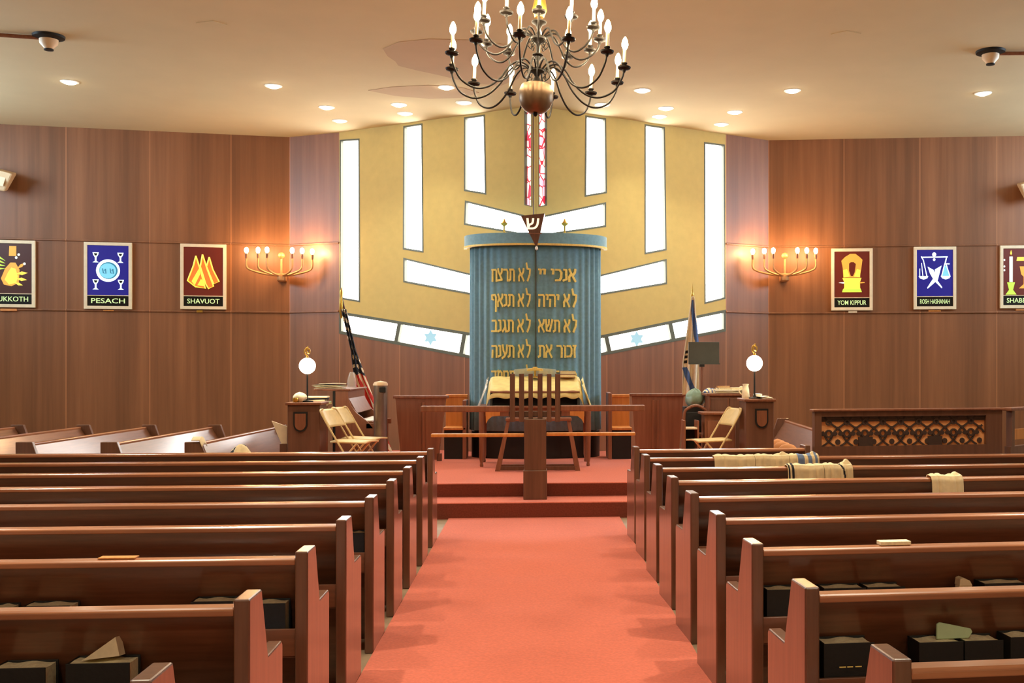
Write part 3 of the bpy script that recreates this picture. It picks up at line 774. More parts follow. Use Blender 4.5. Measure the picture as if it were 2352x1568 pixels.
def d_throne(fill, line, t, q):
    fill('throne_back', [(.2, .8), (.3, .88), (.45, .95), (.6, .95), (.72, .88), (.8, .82), (.76, .6), (.72, .44), (.26, .44), (.24, .65)], 'm_gold')
    fill('throne_arch', [(.42, .74), (.47, .77), (.55, .77), (.61, .73), (.58, .55), (.53, .47), (.47, .47), (.42, .58)], 'p_red', -.036)
    fill('throne_trim', [(.25, .6), (.36, .62), (.44, .46), (.26, .44)], 'm_yellow', -.036); fill('throne_trim', [(.74, .6), (.64, .62), (.56, .46), (.73, .44)], 'm_yellow', -.036)
    fill('throne_seat', [(.23, .43), (.77, .43), (.73, .34), (.73, .22), (.78, .12), (.22, .12), (.28, .22), (.28, .34)], 'm_yellow', -.038)
    fill('throne_base', [(.25, .19), (.75, .19), (.78, .125), (.22, .125)], 'm_green', -.04)
    fill('crossbar', [(.12, .325), (.28, .34), (.28, .31)], 'm_white', -.036); fill('crossbar', [(.74, .34), (.86, .34), (.86, .32), (.74, .31)], 'm_gold', -.036)
def d_scales(fill, line, t, q):
    m = MB()
    line(m, [(.12, .84), (.85, .845)], .011); line(m, [(.12, .86), (.18, .78), (.28, .43)], .008); line(m, [(.13, .72), (.17, .42)], .006); line(m, [(.08, .6), (.08, .42)], .006)
    line(m, [(.82, .84), (.78, .7)], .01); line(m, [(.77, .7), (.68, .42)], .008); line(m, [(.8, .7), (.92, .42)], .008); line(m, [(.78, .7), (.9, .695)], .01)
    m.build('scale_beam', M['m_white'], t)
    for cx in (.19, .8): fill('scale_pan', [(cx-.14, .44), (cx+.13, .44), (cx+.1, .39), (cx, .365), (cx-.1, .39)], 'm_white')
    fill('scale_glow', [(.77, .66), (.84, .66), (.9, .44), (.7, .44)], 'm_cyan', -.033)
    fill('pivot', circ(.48, .9, .055, .045, 16), 'm_white'); fill('pivot_drop', circ(.48, .79, .035, .03, 14), 'm_white')
    fill('horn', [(.3, .64), (.46, .57), (.5, .42), (.7, .2), (.69, .175), (.48, .34), (.36, .5)], 'm_white', -.036)
    fill('horn', [(.68, .66), (.5, .58), (.5, .45), (.58, .36), (.3, .17), (.285, .19), (.44, .36), (.62, .5)], 'm_white', -.038)
def d_sabbath(fill, line, t, q):
    fill('candlestick', [(.1, .28), (.3, .28), (.28, .22), (.25, .12), (.34, .02), (.06, .02), (.15, .12), (.12, .22)], 'm_green')
    fill('candle', [(.16, .83), (.24, .83), (.24, .29), (.16, .29)], 'm_white', -.036); fill('flame', [(.2, .97), (.225, .9), (.2, .86), (.175, .9)], 'm_yellow', -.036)
    fill('cup_bowl', [(.42, .62), (.72, .62), (.68, .45), (.62, .4), (.62, .24), (.75, .15), (.4, .15), (.52, .24), (.52, .4), (.46, .45)], 'm_gold')
    fill('scroll', [(.36, .82), (.85, .82), (.88, .74), (.34, .74)], 'm_yellow')
    for z in (.76, .62, .54): fill('glint', circ(.03, z, .02, .022, 10), 'm_white', -.036)
poster(PL_wl, -28, 552, 83, 706, 'cropped red poster of a golden harvest sheaf at the left edge', 'p_brown', 'SUKKOTH', d_harvest)
poster(PL_wl, 194, 557, 304.5, 710, 'blue poster of a round plate and four goblets', 'p_blue', 'PESACH', d_pesach)
poster(PL_wl, 415, 561, 520.5, 710.5, 'red poster of three glowing pointed tents', 'p_red', 'SHAVUOT', d_tents)
poster(PL_wr, 1908.5, 571, 2003.5, 713, 'red poster of a yellow throne beside the right sconce', 'p_red', 'YOM KIPPUR', d_throne)
poster(PL_wr, 2097.5, 567, 2195, 710.5, 'blue poster of hanging scales and crossed horns', 'p_blue', 'ROSH HASHANAH', d_scales)
poster(PL_wr, 2295.5, 564, 2400, 708, 'cropped red poster of a candlestick and cup at the right edge', 'p_red', 'SHABBATH', d_sabbath)
def plaque(pl, x0, x1, y0, y1, mat, lab):
    a0, z1_ = pl.px(x0, y0); a1, z0_ = pl.px(x1, y1)
    tag(MB().box(0, a1-a0, -.03, 0, 0, z1_-z0_).build('wall_plaque', M[mat], loc=pl.W(a0, z0_, .001), rot=(0, 0, pl.rz), bevel=.004), lab, 'plaque', 'plaques under the posters')
plaque(PL_wl, 2, 40, 708.5, 714.5, 'orange_cloth', 'pinkish plaque under the harvest sheaf poster')
plaque(PL_wl, 238, 262, 711.5, 714.5, 'honey', 'thin wooden plaque under the blue plate poster')
plaque(PL_wl, 452, 466, 712.5, 717.5, 'brass', 'small brass plaque under the tent poster')
plaque(PL_wr, 1948, 1968, 714, 718.5, 'white_frame', 'pale plaque under the yellow throne poster')
plaque(PL_wr, 2132, 2160, 712.5, 715.5, 'honey', 'thin wooden plaque under the scales poster')
plaque(PL_wr, 2332, 2360, 709.5, 713.5, 'orange_cloth', 'tan plaque under the candlestick poster')

# ------------------------------------------------------------------ wall loudspeakers
def speaker(pl, px, py, lab, s):
    a, z = pl.px(px, py)
    t = thing('loudspeaker', lab, 'loudspeaker', pl.W(a, z, .26), pl.rz, 'wall loudspeakers')
    b = MB()
    pts = []
    for zz, w, d in ((-.15, .16, .10), (.15, .24, .17)):
        pts += [(-w, -d, zz), (w, -d, zz), (w*.8, d, zz), (-w*.8, d, zz)]
    b.hexa(pts); o = b.build('cabinet', M['speaker'], t, bevel=.025, rot=(R(10), R(14*s), 0))
    MB().box(-.15, .15, -.006, 0, -.1, .1).build('grille', M['white_frame'], t, bevel=.003, loc=(0, -.155, 0), rot=(R(-4), R(14*s), 0))
    MB().tube([(0, .1, 0), (0, .25, 0)], .025, 10).build('bracket', M['black'], t)
speaker(PL_wl, 8, 418, 'pale loudspeaker high on the left wood wall', 1)
speaker(PL_wr, 2362, 442, 'pale loudspeaker high on the right wood wall', -1)

# ceiling sensors on conduit
def sensor(px, py, px_end, py_end, lab):
    p = atz(px, py, CEIL); e = atz(px_end, py_end, CEIL)
    t = thing('ceiling_sensor', lab, 'sensor', (p.x, p.y, CEIL), 0, 'ceiling sensors on conduits')
    d = (e-p); d.z = 0
    MB().tube([(0, 0, -.03), (d.x, d.y, -.03)], .022, 8).build('conduit', M['table'], t)
    MB().lathe([(.17, 0), (.165, -.025), (.10, -.045), (.05, -.05)], 24).build('mounting_plate', M['bronze'], t, smooth=True)
    MB().lathe([(.10, -.045), (.095, -.09), (.05, -.14), (.045, -.15)], 20).build('housing', M['speaker'], t, smooth=True)
    MB().lathe([(.05, -.15), (.05, -.165), (1e-5, -.17)], 16).build('lens', M['black'], t)
sensor(112, 82, -60, 70, 'small ceiling sensor at the end of the left conduit')
sensor(2275, 117, 2420, 116, 'small ceiling sensor at the end of the right conduit')

# ------------------------------------------------------------------ the ark
AX, AY = .017, 15.08
def arc_pt(x, a, b, e=2.3):   # front outline y at x
    return AY-b*(max(0, 1-abs(x/a)**e))**(1/e)
t = thing('ark', 'tall round fronted ark with blue curtain and gold Hebrew letters', 'ark', (AX, 0, PLAT))
def outline(a, b, n, e=2.3):
    pts = []
    for i in range(n+1):
        q = -PI/2+PI*i/n
        x = a*math.copysign(abs(math.sin(q))**(2/e), math.sin(q)); y = AY-b*abs(math.cos(q))**(2/e)
        pts.append((x, y))
    return pts
def ribbon(a, b, z0, z1, n=60, th=.03, y_back=None):
    o_ = outline(a, b, n); i_ = outline(a-th, b-th, n)
    m = MB(); vs = [(x, y, z) for z in (z0, z1) for x, y in o_]+[(x, y, z) for z in (z0, z1) for x, y in i_]; N = n+1; fs = []
    for i in range(n):
        fs += [(i, i+1, N+i+1, N+i), (2*N+i, 2*N+i+1, 3*N+i+1, 3*N+i), (i, i+1, 2*N+i+1, 2*N+i), (N+i, N+i+1, 3*N+i+1, 3*N+i)]
    fs += [(0, N, 3*N, 2*N), (n, N+n, 3*N+n, 2*N+n)]
    m.add(vs, fs); return m
zb = .69-PLAT; zt = 3.23-PLAT
o_ = outline(.86, .46, 40)
MB().prism([(x, y) for x, y in o_]+[(.86, AY+.35), (-.86, AY+.35)], 'z', .02, zt-.01).build('cabinet', M['panel_dark'], t)
MB().prism([(x, y) for x, y in outline(.90, .52, 40)]+[(.90, AY+.3), (-.90, AY+.3)], 'z', 0, zb-.02).build('plinth', M['black'], t)
def pleat(s):   # offset of the curtain surface for arc position s in -1..1
    e = abs(s)
    amp = .006+.022*max(0, min(1, (e-.5)/.25))
    return amp*math.sin(s*70)+.004*math.sin(s*31+1)
A_C, B_C = .885, .5
OUT = outline(A_C, B_C, 400)
cum = [0]
for i in range(1, len(OUT)): cum.append(cum[-1]+math.dist(OUT[i], OUT[i-1]))
TOT = cum[-1]
def on_arc(s, off=0):  # s arc length from centre
    d = s+TOT/2; d = max(0, min(TOT, d)); lo = 0
    import bisect
    i = min(max(bisect.bisect_left(cum, d), 1), len(OUT)-1)
    f = (d-cum[i-1])/(cum[i]-cum[i-1]); p = Vector((OUT[i-1][0]*(1-f)+OUT[i][0]*f, OUT[i-1][1]*(1-f)+OUT[i][1]*f))
    tg = Vector((OUT[i][0]-OUT[i-1][0], OUT[i][1]-OUT[i-1][1])).normalized(); nn = Vector((tg.y, -tg.x))
    return p+nn*off
for side in (-1, 1):
    m = MB()
    def fn(u, v, side=side):
        s = side*(.006+u*(TOT/2-.006)); k = s/(TOT/2)
        p = on_arc(s, .012+pleat(k)*(1-.25*v)-(.03*math.exp(-((abs(s)-.0)/.03)**2)))
        return (p.x, p.y, zb+(zt-zb)*v)
    m.grid(fn, 150, 6); m.build('curtain', M['blue'], t, smooth=True, solid=.006)
ribbon(1.0, .62, 3.235-PLAT, 3.385-PLAT).build('valance', M['blue'], t, smooth=True)
ribbon(1.008, .628, 3.215-PLAT, 3.24-PLAT, th=.045).build('gold_braid', M['gold_trim'], t, smooth=True)
MB().prism([(x, y) for x, y in outline(.98, .6, 40)]+[(.98, AY+.3), (-.98, AY+.3)], 'z', 3.33-PLAT, 3.37-PLAT).build('canopy_top', M['blue'], t)
# lettering, right column then left column (each line is stored reversed: it reads right to left)
rows = [632, 690, 748, 806, 864]
GL = {  # broad pen strokes of each letter in a unit square, then its advance
 '\u05d0': ([[(.1, 1), (.3, .62), (.72, .0)], [(.7, 1), (.66, .75), (.44, .48)], [(.3, .62), (.08, .34), (.1, 0)]], .86),
 '\u05d1': ([[(.08, .93), (.5, .93), (.6, .78), (.58, .06)], [(.02, .06), (.74, .06)]], .84),
 '\u05d2': ([[(.12, .95), (.36, .93), (.4, .45), (.52, 0)], [(.38, .36), (.06, .02)]], .64),
 '\u05d3': ([[(.03, .93), (.74, .93)], [(.58, .93), (.58, 0)]], .84),
 '\u05d4': ([[(.05, .93), (.6, .93), (.7, .8), (.7, 0)], [(.16, .58), (.12, 0)]], .86),
 '\u05d5': ([[(.05, .95), (.25, .9), (.24, 0)]], .4),
 '\u05d6': ([[(.05, .95), (.4, .95)], [(.26, .92), (.2, .5), (.24, 0)]], .5),
 '\u05d7': ([[(.05, .93), (.6, .93), (.7, .8), (.7, 0)], [(.16, .93), (.14, 0)]], .86),
 '\u05d9': ([[(.05, .95), (.26, .93), (.22, .58)]], .4),
 '\u05db': ([[(.08, .93), (.46, .92), (.62, .7), (.6, .3), (.46, .08), (.05, .06)]], .76),
 '\u05dc': ([[(.22, 1.45), (.34, 1.0), (.7, .95), (.64, .5), (.36, 0)]], .78),
 '\u05de': ([[(.1, 1), (.17, .8), (.07, 0)], [(.17, .8), (.42, .95), (.62, .82), (.62, .06), (.36, .05)]], .8),
 '\u05e0': ([[(.1, .95), (.32, .93), (.36, .16), (.04, .05)]], .54),
 '\u05e2': ([[(.1, 1), (.2, .55), (.4, .26)], [(.68, 1), (.62, .45), (.34, .06), (.03, -.08)]], .8),
 '\u05e3': ([[(.3, .55), (.1, .6), (.08, .93), (.48, .95), (.62, .75), (.6, -.4)]], .78),
 '\u05e6': ([[(.62, 1), (.56, .72), (.34, .48)], [(.08, 1), (.12, .78), (.6, .1), (.02, .05)]], .76),
 '\u05e8': ([[(.05, .93), (.48, .93), (.62, .75), (.6, 0)]], .76),
 '\u05e9': ([[(.08, 1), (.18, .1), (.55, .05), (.86, 1)], [(.46, 1), (.42, .6), (.15, .34)]], .98),
 '\u05ea': ([[(.1, .93), (.58, .93), (.72, .8), (.72, 0)], [(.24, .93), (.22, .12), (.02, .03)]], .86),
 ' ': ([], .42)}
def stroke_line(text):   # flat quads for a right-to-left line, x from 0
    quads = []; x = 0
    for ch in text[::-1]:
        st, adv = GL[ch]
        for p in st:
            for (ax, ay), (bx_, by) in zip(p, p[1:]):
                dx, dy = bx_-ax, by-ay; L = math.hypot(dx, dy); ux, uy = dx/L, dy/L
                hw_ = .065+.055*abs(uy*.8+ux*.25)   # thin across, thick down
                ex, ey = ux*.05, uy*.05; nx, ny = -uy*hw_, ux*hw_
                quads.append([(x+ax-ex+nx, ay-ey+ny), (x+bx_+ex+nx, by+ey+ny), (x+bx_+ex-nx, by+ey-ny), (x+ax-ex-nx, ay-ey-ny)])
        x += adv
    return quads, x
RC = ['\u05d0\u05e0\u05db\u05d9 \u05d9\u05d9', '\u05dc\u05d0 \u05d9\u05d4\u05d9\u05d4', '\u05dc\u05d0 \u05ea\u05e9\u05d0', '\u05d6\u05db\u05d5\u05e8 \u05d0\u05ea', '\u05db\u05d1\u05d3 \u05d0\u05ea']
LC = ['\u05dc\u05d0 \u05ea\u05e8\u05e6\u05d7', '\u05dc\u05d0 \u05ea\u05e0\u05d0\u05e3', '\u05dc\u05d0 \u05ea\u05d2\u05e0\u05d1', '\u05dc\u05d0 \u05ea\u05e2\u05e0\u05d4', '\u05dc\u05d0 \u05ea\u05d7\u05de\u05d3']
for colm, (sA, sB) in ((RC, (.03, .555)), (LC, (-.60, -.07))):
    for r_, txt in enumerate(colm):
        quads, wd = stroke_line(txt)
        zc = CH-(rows[r_]-PY)*14.62/F-PLAT-.085
        sx = (sB-sA)/wd; sy = .165
        m = MB()
        for i, q in enumerate(quads):
            lift = .0004*(i % 5)
            pts = []
            for off in (.026, .046+lift):
                for x, y in q:
                    p = on_arc(sA+x*sx, off); pts.append((p.x, p.y, zc+y*sy))
            m.hexa(pts)
        m.build('lettering', M['gold_thread'], t)
for px in (1158, 1297):
    p = dep(px, 535, 14.85)
    MB().lathe([(.035, 0), (.03, .012), (.014, .02), (.012, .15), (.02, .16), (.045, .18), (.05, .195), (.03, .21), (.02, .225), (.012, .25), (1e-5, .262)], 16, (p.x-AX, p.y, 3.37-PLAT)).build('finial', M['brass'], t, smooth=True)

# hanging triangular eternal light
p = dep(1224, 493, 14.15)
t = thing('eternal_light', 'dark hanging triangular lamp with a cream letter above the ark', 'lamp', p, R(6))
s = 14.15/F
top = [(-28*s, 0, -3*s), (27*s, -.0, 4*s), (33*s, .26, 4*s), (-5*s, .34, 0)]
m = MB(); tip = (10*s, .08, -75*s)
m.add(top+[tip], [(0, 1, 4), (1, 2, 4), (2, 3, 4), (3, 0, 4), (3, 2, 1, 0)]); m.build('shade', M['stand'], t)
MB().add([(0, 0, 0)], []) if False else None
vs, fs = text_mesh('\u05e9', 1.0, .01); xs = [v[0] for v in vs]; ys = [v[1] for v in vs]
sx = 30*s/(max(xs)-min(xs)); sy = 25*s/(max(ys)-min(ys)); m = MB()
def tri_y(x, z): return -.012-(z*-.08/(75*s))*-1*0-.0
m.add([((v[0]-min(xs))*sx-15*s, .08*(-((v[1]-min(ys))*sy-33*s))/(75*s)-.006, (v[1]-min(ys))*sy-33*s) for v in vs], fs); m.build('letter', lit('letter_glow', (250, 226, 196), .9), t)
MB().box(-10*s, 21*s, .03, .035, -43*s, -41*s).build('band', M['table'], t)
MB().lathe([(1e-5, -.03), (.02, -.015), (.02, .01), (.006, .03)], 12, tip).build('tip_bead', M['white'], t, smooth=True)
MB().tube([(4*s, .15, 0), (4*s, .15, CEIL-p.z)], .008, 6).build('hanging_rod', M['stand'], t)

# ------------------------------------------------------------------ seats and screens either side of the ark
def throne(px0, px1, lab, post):
    a = dep(px0, 950, 14.75); b = dep(px1, 950, 14.75); w = (b.x-a.x)
    t = thing('altar_chair', lab, 'chair', (a.x, a.y, PLAT), 0, 'wooden seats beside the ark')
    MB().box(0, w, .12, .17, .42, .86).build('backrest', M['honey'], t, bevel=.006)
    MB().box(0, w, .10, .18, .83, .87).build('top_rail', M['honey'], t, bevel=.008)
    MB().box(-.0, w, -.3, .16, .395, .43).build('seat', M['honey'], t, bevel=.008)
    MB().box(.01, w-.01, -.24, .15, 0, .395).build('base_box', M['dark'], t)
    x = w-.045 if not post else -.05
    MB().box(x-.0, x+.05, -.3, .18, 0, .80 if not post else .9).build('arm_panel', M['panel'], t, bevel=.008)
throne(1022, 1073, 'honey coloured wooden seat left of the ark', False)
throne(1402, 1448, 'honey coloured wooden seat right of the ark', True)
def screen(pts, d, lab, strips):
    P = [dep(x, y, d) for x, y in pts]; o0 = P[0]; z = [p.z-PLAT for p in P]
    base = Vector((P[0].x, P[0].y, PLAT)); u = (P[1]-P[0]); u.z = 0; L = u.length; rz = math.atan2(u.y, u.x); u.normalize()
    loc2 = [((p-base).dot(u), max(0, p.z-PLAT)) for p in P]
    t = thing('wooden_screen', lab, 'screen', base, rz, 'low wooden screens on the platform')
    MB().prism(loc2, 'y', 0, .06).build('panel', M['panel'], t)
    MB().box(-.03, L+.03, -.03, .09, loc2[0][1]-.01, loc2[0][1]+.025).build('cap_rail', M['table'], t, bevel=.006)
    for x in strips: MB().box(x, x+.035, -.012, .0, .05, loc2[0][1]-.06).build('batten', M['table'], t, bevel=.003)
    for x in (.06, L-.12): MB().box(x, x+.06, .0, .06, 0, .1).build('foot', M['panel_dark'], t)
screen([(908, 913), (1024, 912), (1006, 1056), (921, 1056)], 14.2, 'brown tapered wooden screen left of the ark', (.31, .36))
screen([(1451, 908), (1571, 905), (1558, 1055), (1462, 1056)], 14.2, 'brown tapered wooden screen right of the ark', (.27, .33))

# ------------------------------------------------------------------ front reading stand with rails
D = 11.27; s = D/F
def sp(px, py): w = dep(px, py, D); return w
base = dep(1229, 1147, D); base.z = .17
t = thing('reading_stand', 'dark wooden post with six slats and long side rails on the steps', 'stand', base, -TH*.2)
def bx(px0, px1, py0, py1, y0, y1, name, mat, bev=.006):
    x0 = (px0-1229)*s; x1 = (px1-1229)*s; z1_ = CH-(py0-PY)*s-.17; z0_ = CH-(py1-PY)*s-.17
    return MB().box(x0, x1, y0, y1, max(0, z0_), z1_).build(name, M[mat], t, bevel=bev)
bx(1204, 1254.5, 962, 1150, -.0, .22, 'post', 'stand'); bx(1202, 1256.5, 1080, 1150, -.012, .24, 'base', 'stand')
for a, b in ((1171, 1182.5), (1192, 1203.6), (1213.5, 1223.7), (1234.6, 1246), (1256, 1266.6), (1275, 1287)):
    bx(a, b, 858, 969, .03, .10, 'slat', 'stand', .004)
bx(1168, 1290, 945, 958, .10, .13, 'slat_rail', 'stand', .004)
bx(967, 1171, 932, 946, .04, .10, 'side_rail', 'table', .01); bx(1287, 1483, 931, 945, .04, .10, 'side_rail', 'table', .01)
bx(990, 1204, 996, 1004, .05, .12, 'side_rail', 'honey', .008); bx(1254.5, 1461, 994, 1002, .05, .12, 'side_rail', 'honey', .008)

# ------------------------------------------------------------------ trestle stool under the desk
D = 13.0; base = dep(1232, 1075, D); base.z = PLAT
t = thing('trestle_stool', 'splay legged wooden trestle standing behind the slatted post', 'stool', base, 0)
s = D/F
for sg, (xt, xb) in ((-1, (-64, -88)), (1, (74, 94))):
    for yy in (-.13, .13):
        MB().hexa([(xb*s-.03, yy-.025, 0), (xb*s+.03, yy-.025, 0), (xb*s+.03, yy+.025, 0), (xb*s-.03, yy+.025, 0), (xt*s-.02, yy*.6-.02, .6), (xt*s+.02, yy*.6-.02, .6), (xt*s+.02, yy*.6+.02, .6), (xt*s-.02, yy*.6+.02, .6)]).build('leg', M['table'], t)
MB().box(-86*s, 92*s, -.15, -.105, .01, .055).build('foot_bar', M['stand'], t); MB().box(-86*s, 92*s, .105, .15, .01, .055).build('foot_bar', M['stand'], t)
MB().box(-70*s, 80*s, -.12, .12, .6, .635).build('top_board', M['table'], t, bevel=.006)

# ------------------------------------------------------------------ reading table
D = 13.45; s = D/F
base = dep(1229, 1065, D); base.z = PLAT
t = thing('reading_table', 'wooden reading table with tapered legs in front of the ark', 'table', base, 0)
HT = .762
MB().box(-133*s, 133*s, -.05, .72, HT-.03, HT).build('tabletop', M['table'], t, bevel=.006)
for x in (-122, 122):
    for y in (0, .64):
        MB().lathe([(.02, 0), (.024, .02), (.018, .04), (.03, .1), (.036, .5), (.036, HT-.03)], 12, (x*s, y, 0)).build('leg', M['table'], t, smooth=True)
MB().box(-120*s, 120*s, .0, .03, HT-.13, HT-.03).build('apron', M['panel'], t)
for sg in (-1, 1):
    m = MB(); m.prism([(sg*113*s, HT-.05), (sg*80*s, HT-.05), (sg*80*s, HT-.12), (sg*98*s, HT-.13), (sg*107*s, HT-.17), (sg*112*s, HT-.22)], 'y', -.03, .0)
    m.build('corner_bracket', M['honey'], t)
# sloping desk on it
zb_ = PLAT+HT
t2 = thing('sloping_desk', 'sloping desk with dark cheeks under a pale satin cloth on the table', 'desk', (base.x, base.y, zb_), 0)
hw = 103*s
for sg in (-1, 1):
    MB().prism([(.02, 0), (.62, 0), (.62, .33), (.06, .17)], 'x', sg*hw, sg*(hw-.03)).build('cheek', M['black'], t2)
MB().box(-hw+.03, hw-.03, .2, .22, 0, .2).build('recess_shade', M['dark'], t2)  # dark board paints the shadow inside the open recess
MB().hexa([(-hw, .05, .165), (hw, .05, .165), (hw, .62, .325), (-hw, .62, .325), (-hw, .05, .18), (hw, .05, .18), (hw, .62, .34), (-hw, .62, .34)]).build('sloping_top', M['panel'], t2)
# cloth
def clothf(u, v):
    x = (u-.5)*2*hw*1.13
    e = abs(x)-hw
    y = .02+v*.62; z = .197+(y-.05)*.281+.004*math.sin(u*40+v*9)
    if e > 0: z -= e*2.6+.01*math.sin(v*30)
    if v < .12: z -= (.12-v)*.75+.012*math.sin(u*38)*(1 if e < 0 else 0)
    z = max(z, .008)
    x2 = math.copysign(hw+.006+min(e, .0)+.02*min(1, e/.03)+max(0, e)*.35, x) if e > 0 else x
    return (x2, y, z)
m = MB().grid(clothf, 60, 20)
tag(m.build('table_cloth', M['satin'], smooth=True, solid=.004, loc=(base.x, base.y, zb_)), 'pale yellow satin cloth covering the sloping desk', 'cloth')
# plastic sheet over the side
def plf(u, v):
    x = -hw-.05-.10*v-.012*math.sin(u*17+v*5); y = .0+u*.6; z = .36-.36*v-(1-u)*.16*(1-v)
    return (x, y, z+.003)
t3 = thing('plastic_cover', 'clear crinkled plastic sheet hanging at the left of the desk', 'cover', (base.x, base.y, zb_), 0)
MB().grid(plf, 16, 14).build('film', M['plastic'], t3, smooth=True, solid=.003)
def plr(u, v):
    x = hw+.05+.09*v+.012*math.sin(u*15+v*4); y = .0+u*.6; z = .36-.36*v-(1-u)*.16*(1-v); return (x, y, z+.003)
tag(MB().grid(plr, 16, 14).build('lace_cloth', M['satin'], smooth=True, solid=.003, loc=(base.x, base.y, zb_)), 'gold laced cloth end hanging at the right of the desk', 'cloth')
# things on the desk
pz = zb_+.39
t4 = thing('reading_lamp', 'brass reading lamp behind the slats on top of the desk', 'lamp', (base.x+.0, base.y+.5, zb_+.352), 0)
MB().lathe([(.07, 0), (.07, .015), (.015, .02), (.012, .09)], 16).build('base', M['brass'], t4, smooth=True)
MB().prism([(-.11, .09), (.11, .09), (.10, .115), (.03, .125), (.03, .14), (-.03, .14), (-.03, .125), (-.10, .115)], 'y', -.04, .04).build('shade', M['gold_trim'], t4, bevel=.006)
m = MB()
m.grid(lambda u, v: ((u-.5)*.55, .58+.1*v,   .355+.10+.02*math.sin(PI*u)-.1*v), 12, 4)
m.box(-.275, -.27, .55, .66, .36, .455); m.box(.27, .275, .55, .66, .36, .455)
tag(m.build('acrylic_tray', M['acrylic'], solid=.004, loc=(base.x, base.y, zb_)), 'clear acrylic tray behind the brass lamp on the desk', 'tray')
def flatbook(x, y, z, w, d, h, cov, lab, rz=0):
    o = thing('book', lab, 'book', (x, y, z), rz)
    c = MB(); c.box(-w/2, w/2, -d/2, d/2, 0, .006); c.box(-w/2, w/2, -d/2, d/2, h-.006, h); c.box(-w/2, -w/2+.006, -d/2, d/2, 0, h); c.build('cover', M[cov], o, bevel=.002)
    MB().box(-w/2+.006, w/2-.006, -d/2+.006, d/2-.006, .006, h-.006).build('pages', M['page'], o)
bxr = base.x+76*s
flatbook(bxr, base.y+.52, zb_+.352, .22, .16, .04, 'cover_tan', 'tan book under the blue book on the right of the desk')
flatbook(bxr+.01, base.y+.52, zb_+.393, .21, .15, .05, 'cover_blue', 'blue book lying on the tan book on the desk')

# ------------------------------------------------------------------ podiums with lamps
def podium(px0, px1, pytop, D, lab, pq, group='podiums'):
    a = dep(px0, pytop, D); b = dep(px1, pytop, D); w = (b-a).length; rz = -TH*.0
    t = thing('podium', lab, 'podium', ((a.x+b.x)/2, (a.y+b.y)/2, PLAT), rz, group)
    hh = a.z-PLAT
    MB().box(-w/2, w/2, 0, .38, 0, hh-.03).build('body', M['panel_dark'], t, bevel=.006)
    MB().box(-w/2-.02, w/2+.02, -.03, .42, hh-.03, hh).build('top', M['table'], t, bevel=.006)
    x0, x1, y0, y1 = pq; mid = (px0+px1)/2
    q = lambda px, py: ((px-mid)*D/F, CH-(py-PY)*D/F-PLAT)
    def U(x0, x1, y0, y1):
        X0, Z1 = q(x0, y0); X1, Z0 = q(x1, y1); r = (X1-X0)/2; cx = (X0+X1)/2
        return [(X0, Z1), (X0, Z0+r*1.1)]+[(cx-r*math.cos(PI*i/12), Z0+r*1.1*(1-math.sin(PI*i/12))) for i in range(1, 12)]+[(X1, Z0+r*1.1), (X1, Z1)]
    pqm = MB().prism(U(x0, x1, y0, y1), 'y', -.02, 0).build('shield_frame', M['black'], t)
    MB().prism(U(x0+3.5, x1-3.5, y0+4, y1-4), 'y', -.026, -.018).build('shield_plate', M['table'], pqm)
    return t, (a+b)/2
def globe_lamp(px, py, D, ztop, lab):
    g = dep(px, py, D)
    t = thing('globe_lamp', lab, 'lamp', (g.x, g.y, ztop), 0, 'globe lamps on the podiums')
    h = g.z-ztop; r = 18.5*D/F
    MB().lathe([(.065, 0), (.065, .012), (.02, .02), (.011, .04), (.009, h-r)], 14).build('pole', M['bronze'], t, smooth=True)
    MB().ball((0, 0, h), r, 20, 12).build('globe', M['globe'], t, smooth=True)
    m = MB(); m.lathe([(.02, h+r-.005), (.012, h+r+.02), (.006, h+r+.03)], 10)
    m.tube(smoothpath([(0, 0, h+r+.02), (-.03, 0, h+r+.06), (-.01, 0, h+r+.11), (.025, 0, h+r+.09), (.02, 0, h+r+.05), (-.01, 0, h+r+.07), (.01, 0, h+r+.13)], 6), .009, 6)
    m.build('flame_finial', M['brass'], t, smooth=True)
D1 = 11.75
pod, pc = podium(661, 734, 924, D1, 'narrow brown podium with shield plaque left of the platform', (675, 706.5, 945.5, 991.5))
zt1 = pc.z
globe_lamp(706, 840, D1+.15, zt1, 'lit globe lamp on a pole on the left podium')
pod2, pc2 = podium(1713, 1778, 916, D1, 'narrow brown podium with shield plaque right of the platform', (1734, 1764, 938.5, 983))
zt2 = pc2.z
globe_lamp(1733, 834, D1+.15, zt2, 'lit globe lamp on a pole on the right podium')

# ------------------------------------------------------------------ spinet piano
D = 12.75; s = D/F
base = dep(770, 1000, D); base.z = PLAT
t = thing('spinet_piano', 'small brown upright piano seen from its end, left of the ark', 'piano', base, 0)
Zp = lambda py: CH-(py-PY)*s-PLAT
prof = [(0, 0), (.46, 0), (.46, Zp(985)), (.40, Zp(972)), (.36, Zp(965)), (.25, Zp(948)), (.18, Zp(930)), (.155, Zp(915)), (.15, Zp(897)), (0, Zp(897))]
for y in (0, 1.2): MB().prism(prof, 'y', y, y+.04).build('end_panel', M['panel'], t, bevel=.005)
MB().box(-.03, 0, 0, 1.24, .05, Zp(898)).build('back_board', M['dark'], t)
MB().box(-.25, .18, -.02, 1.26, Zp(897), Zp(893)).build('lid', M['table'], t, bevel=.004)
MB().prism([(.15, Zp(897)), (.155, Zp(915)), (.25, Zp(948)), (.23, Zp(950)), (.13, Zp(915)), (.12, Zp(897))], 'y', .04, 1.2).build('fallboard', M['panel'], t)
MB().box(.2, .44, .04, 1.2, Zp(975), Zp(968)).build('keybed', M['panel'], t)
MB().box(.26, .42, .05, 1.19, Zp(968), Zp(966)).build('keyboard', M['white'], t)
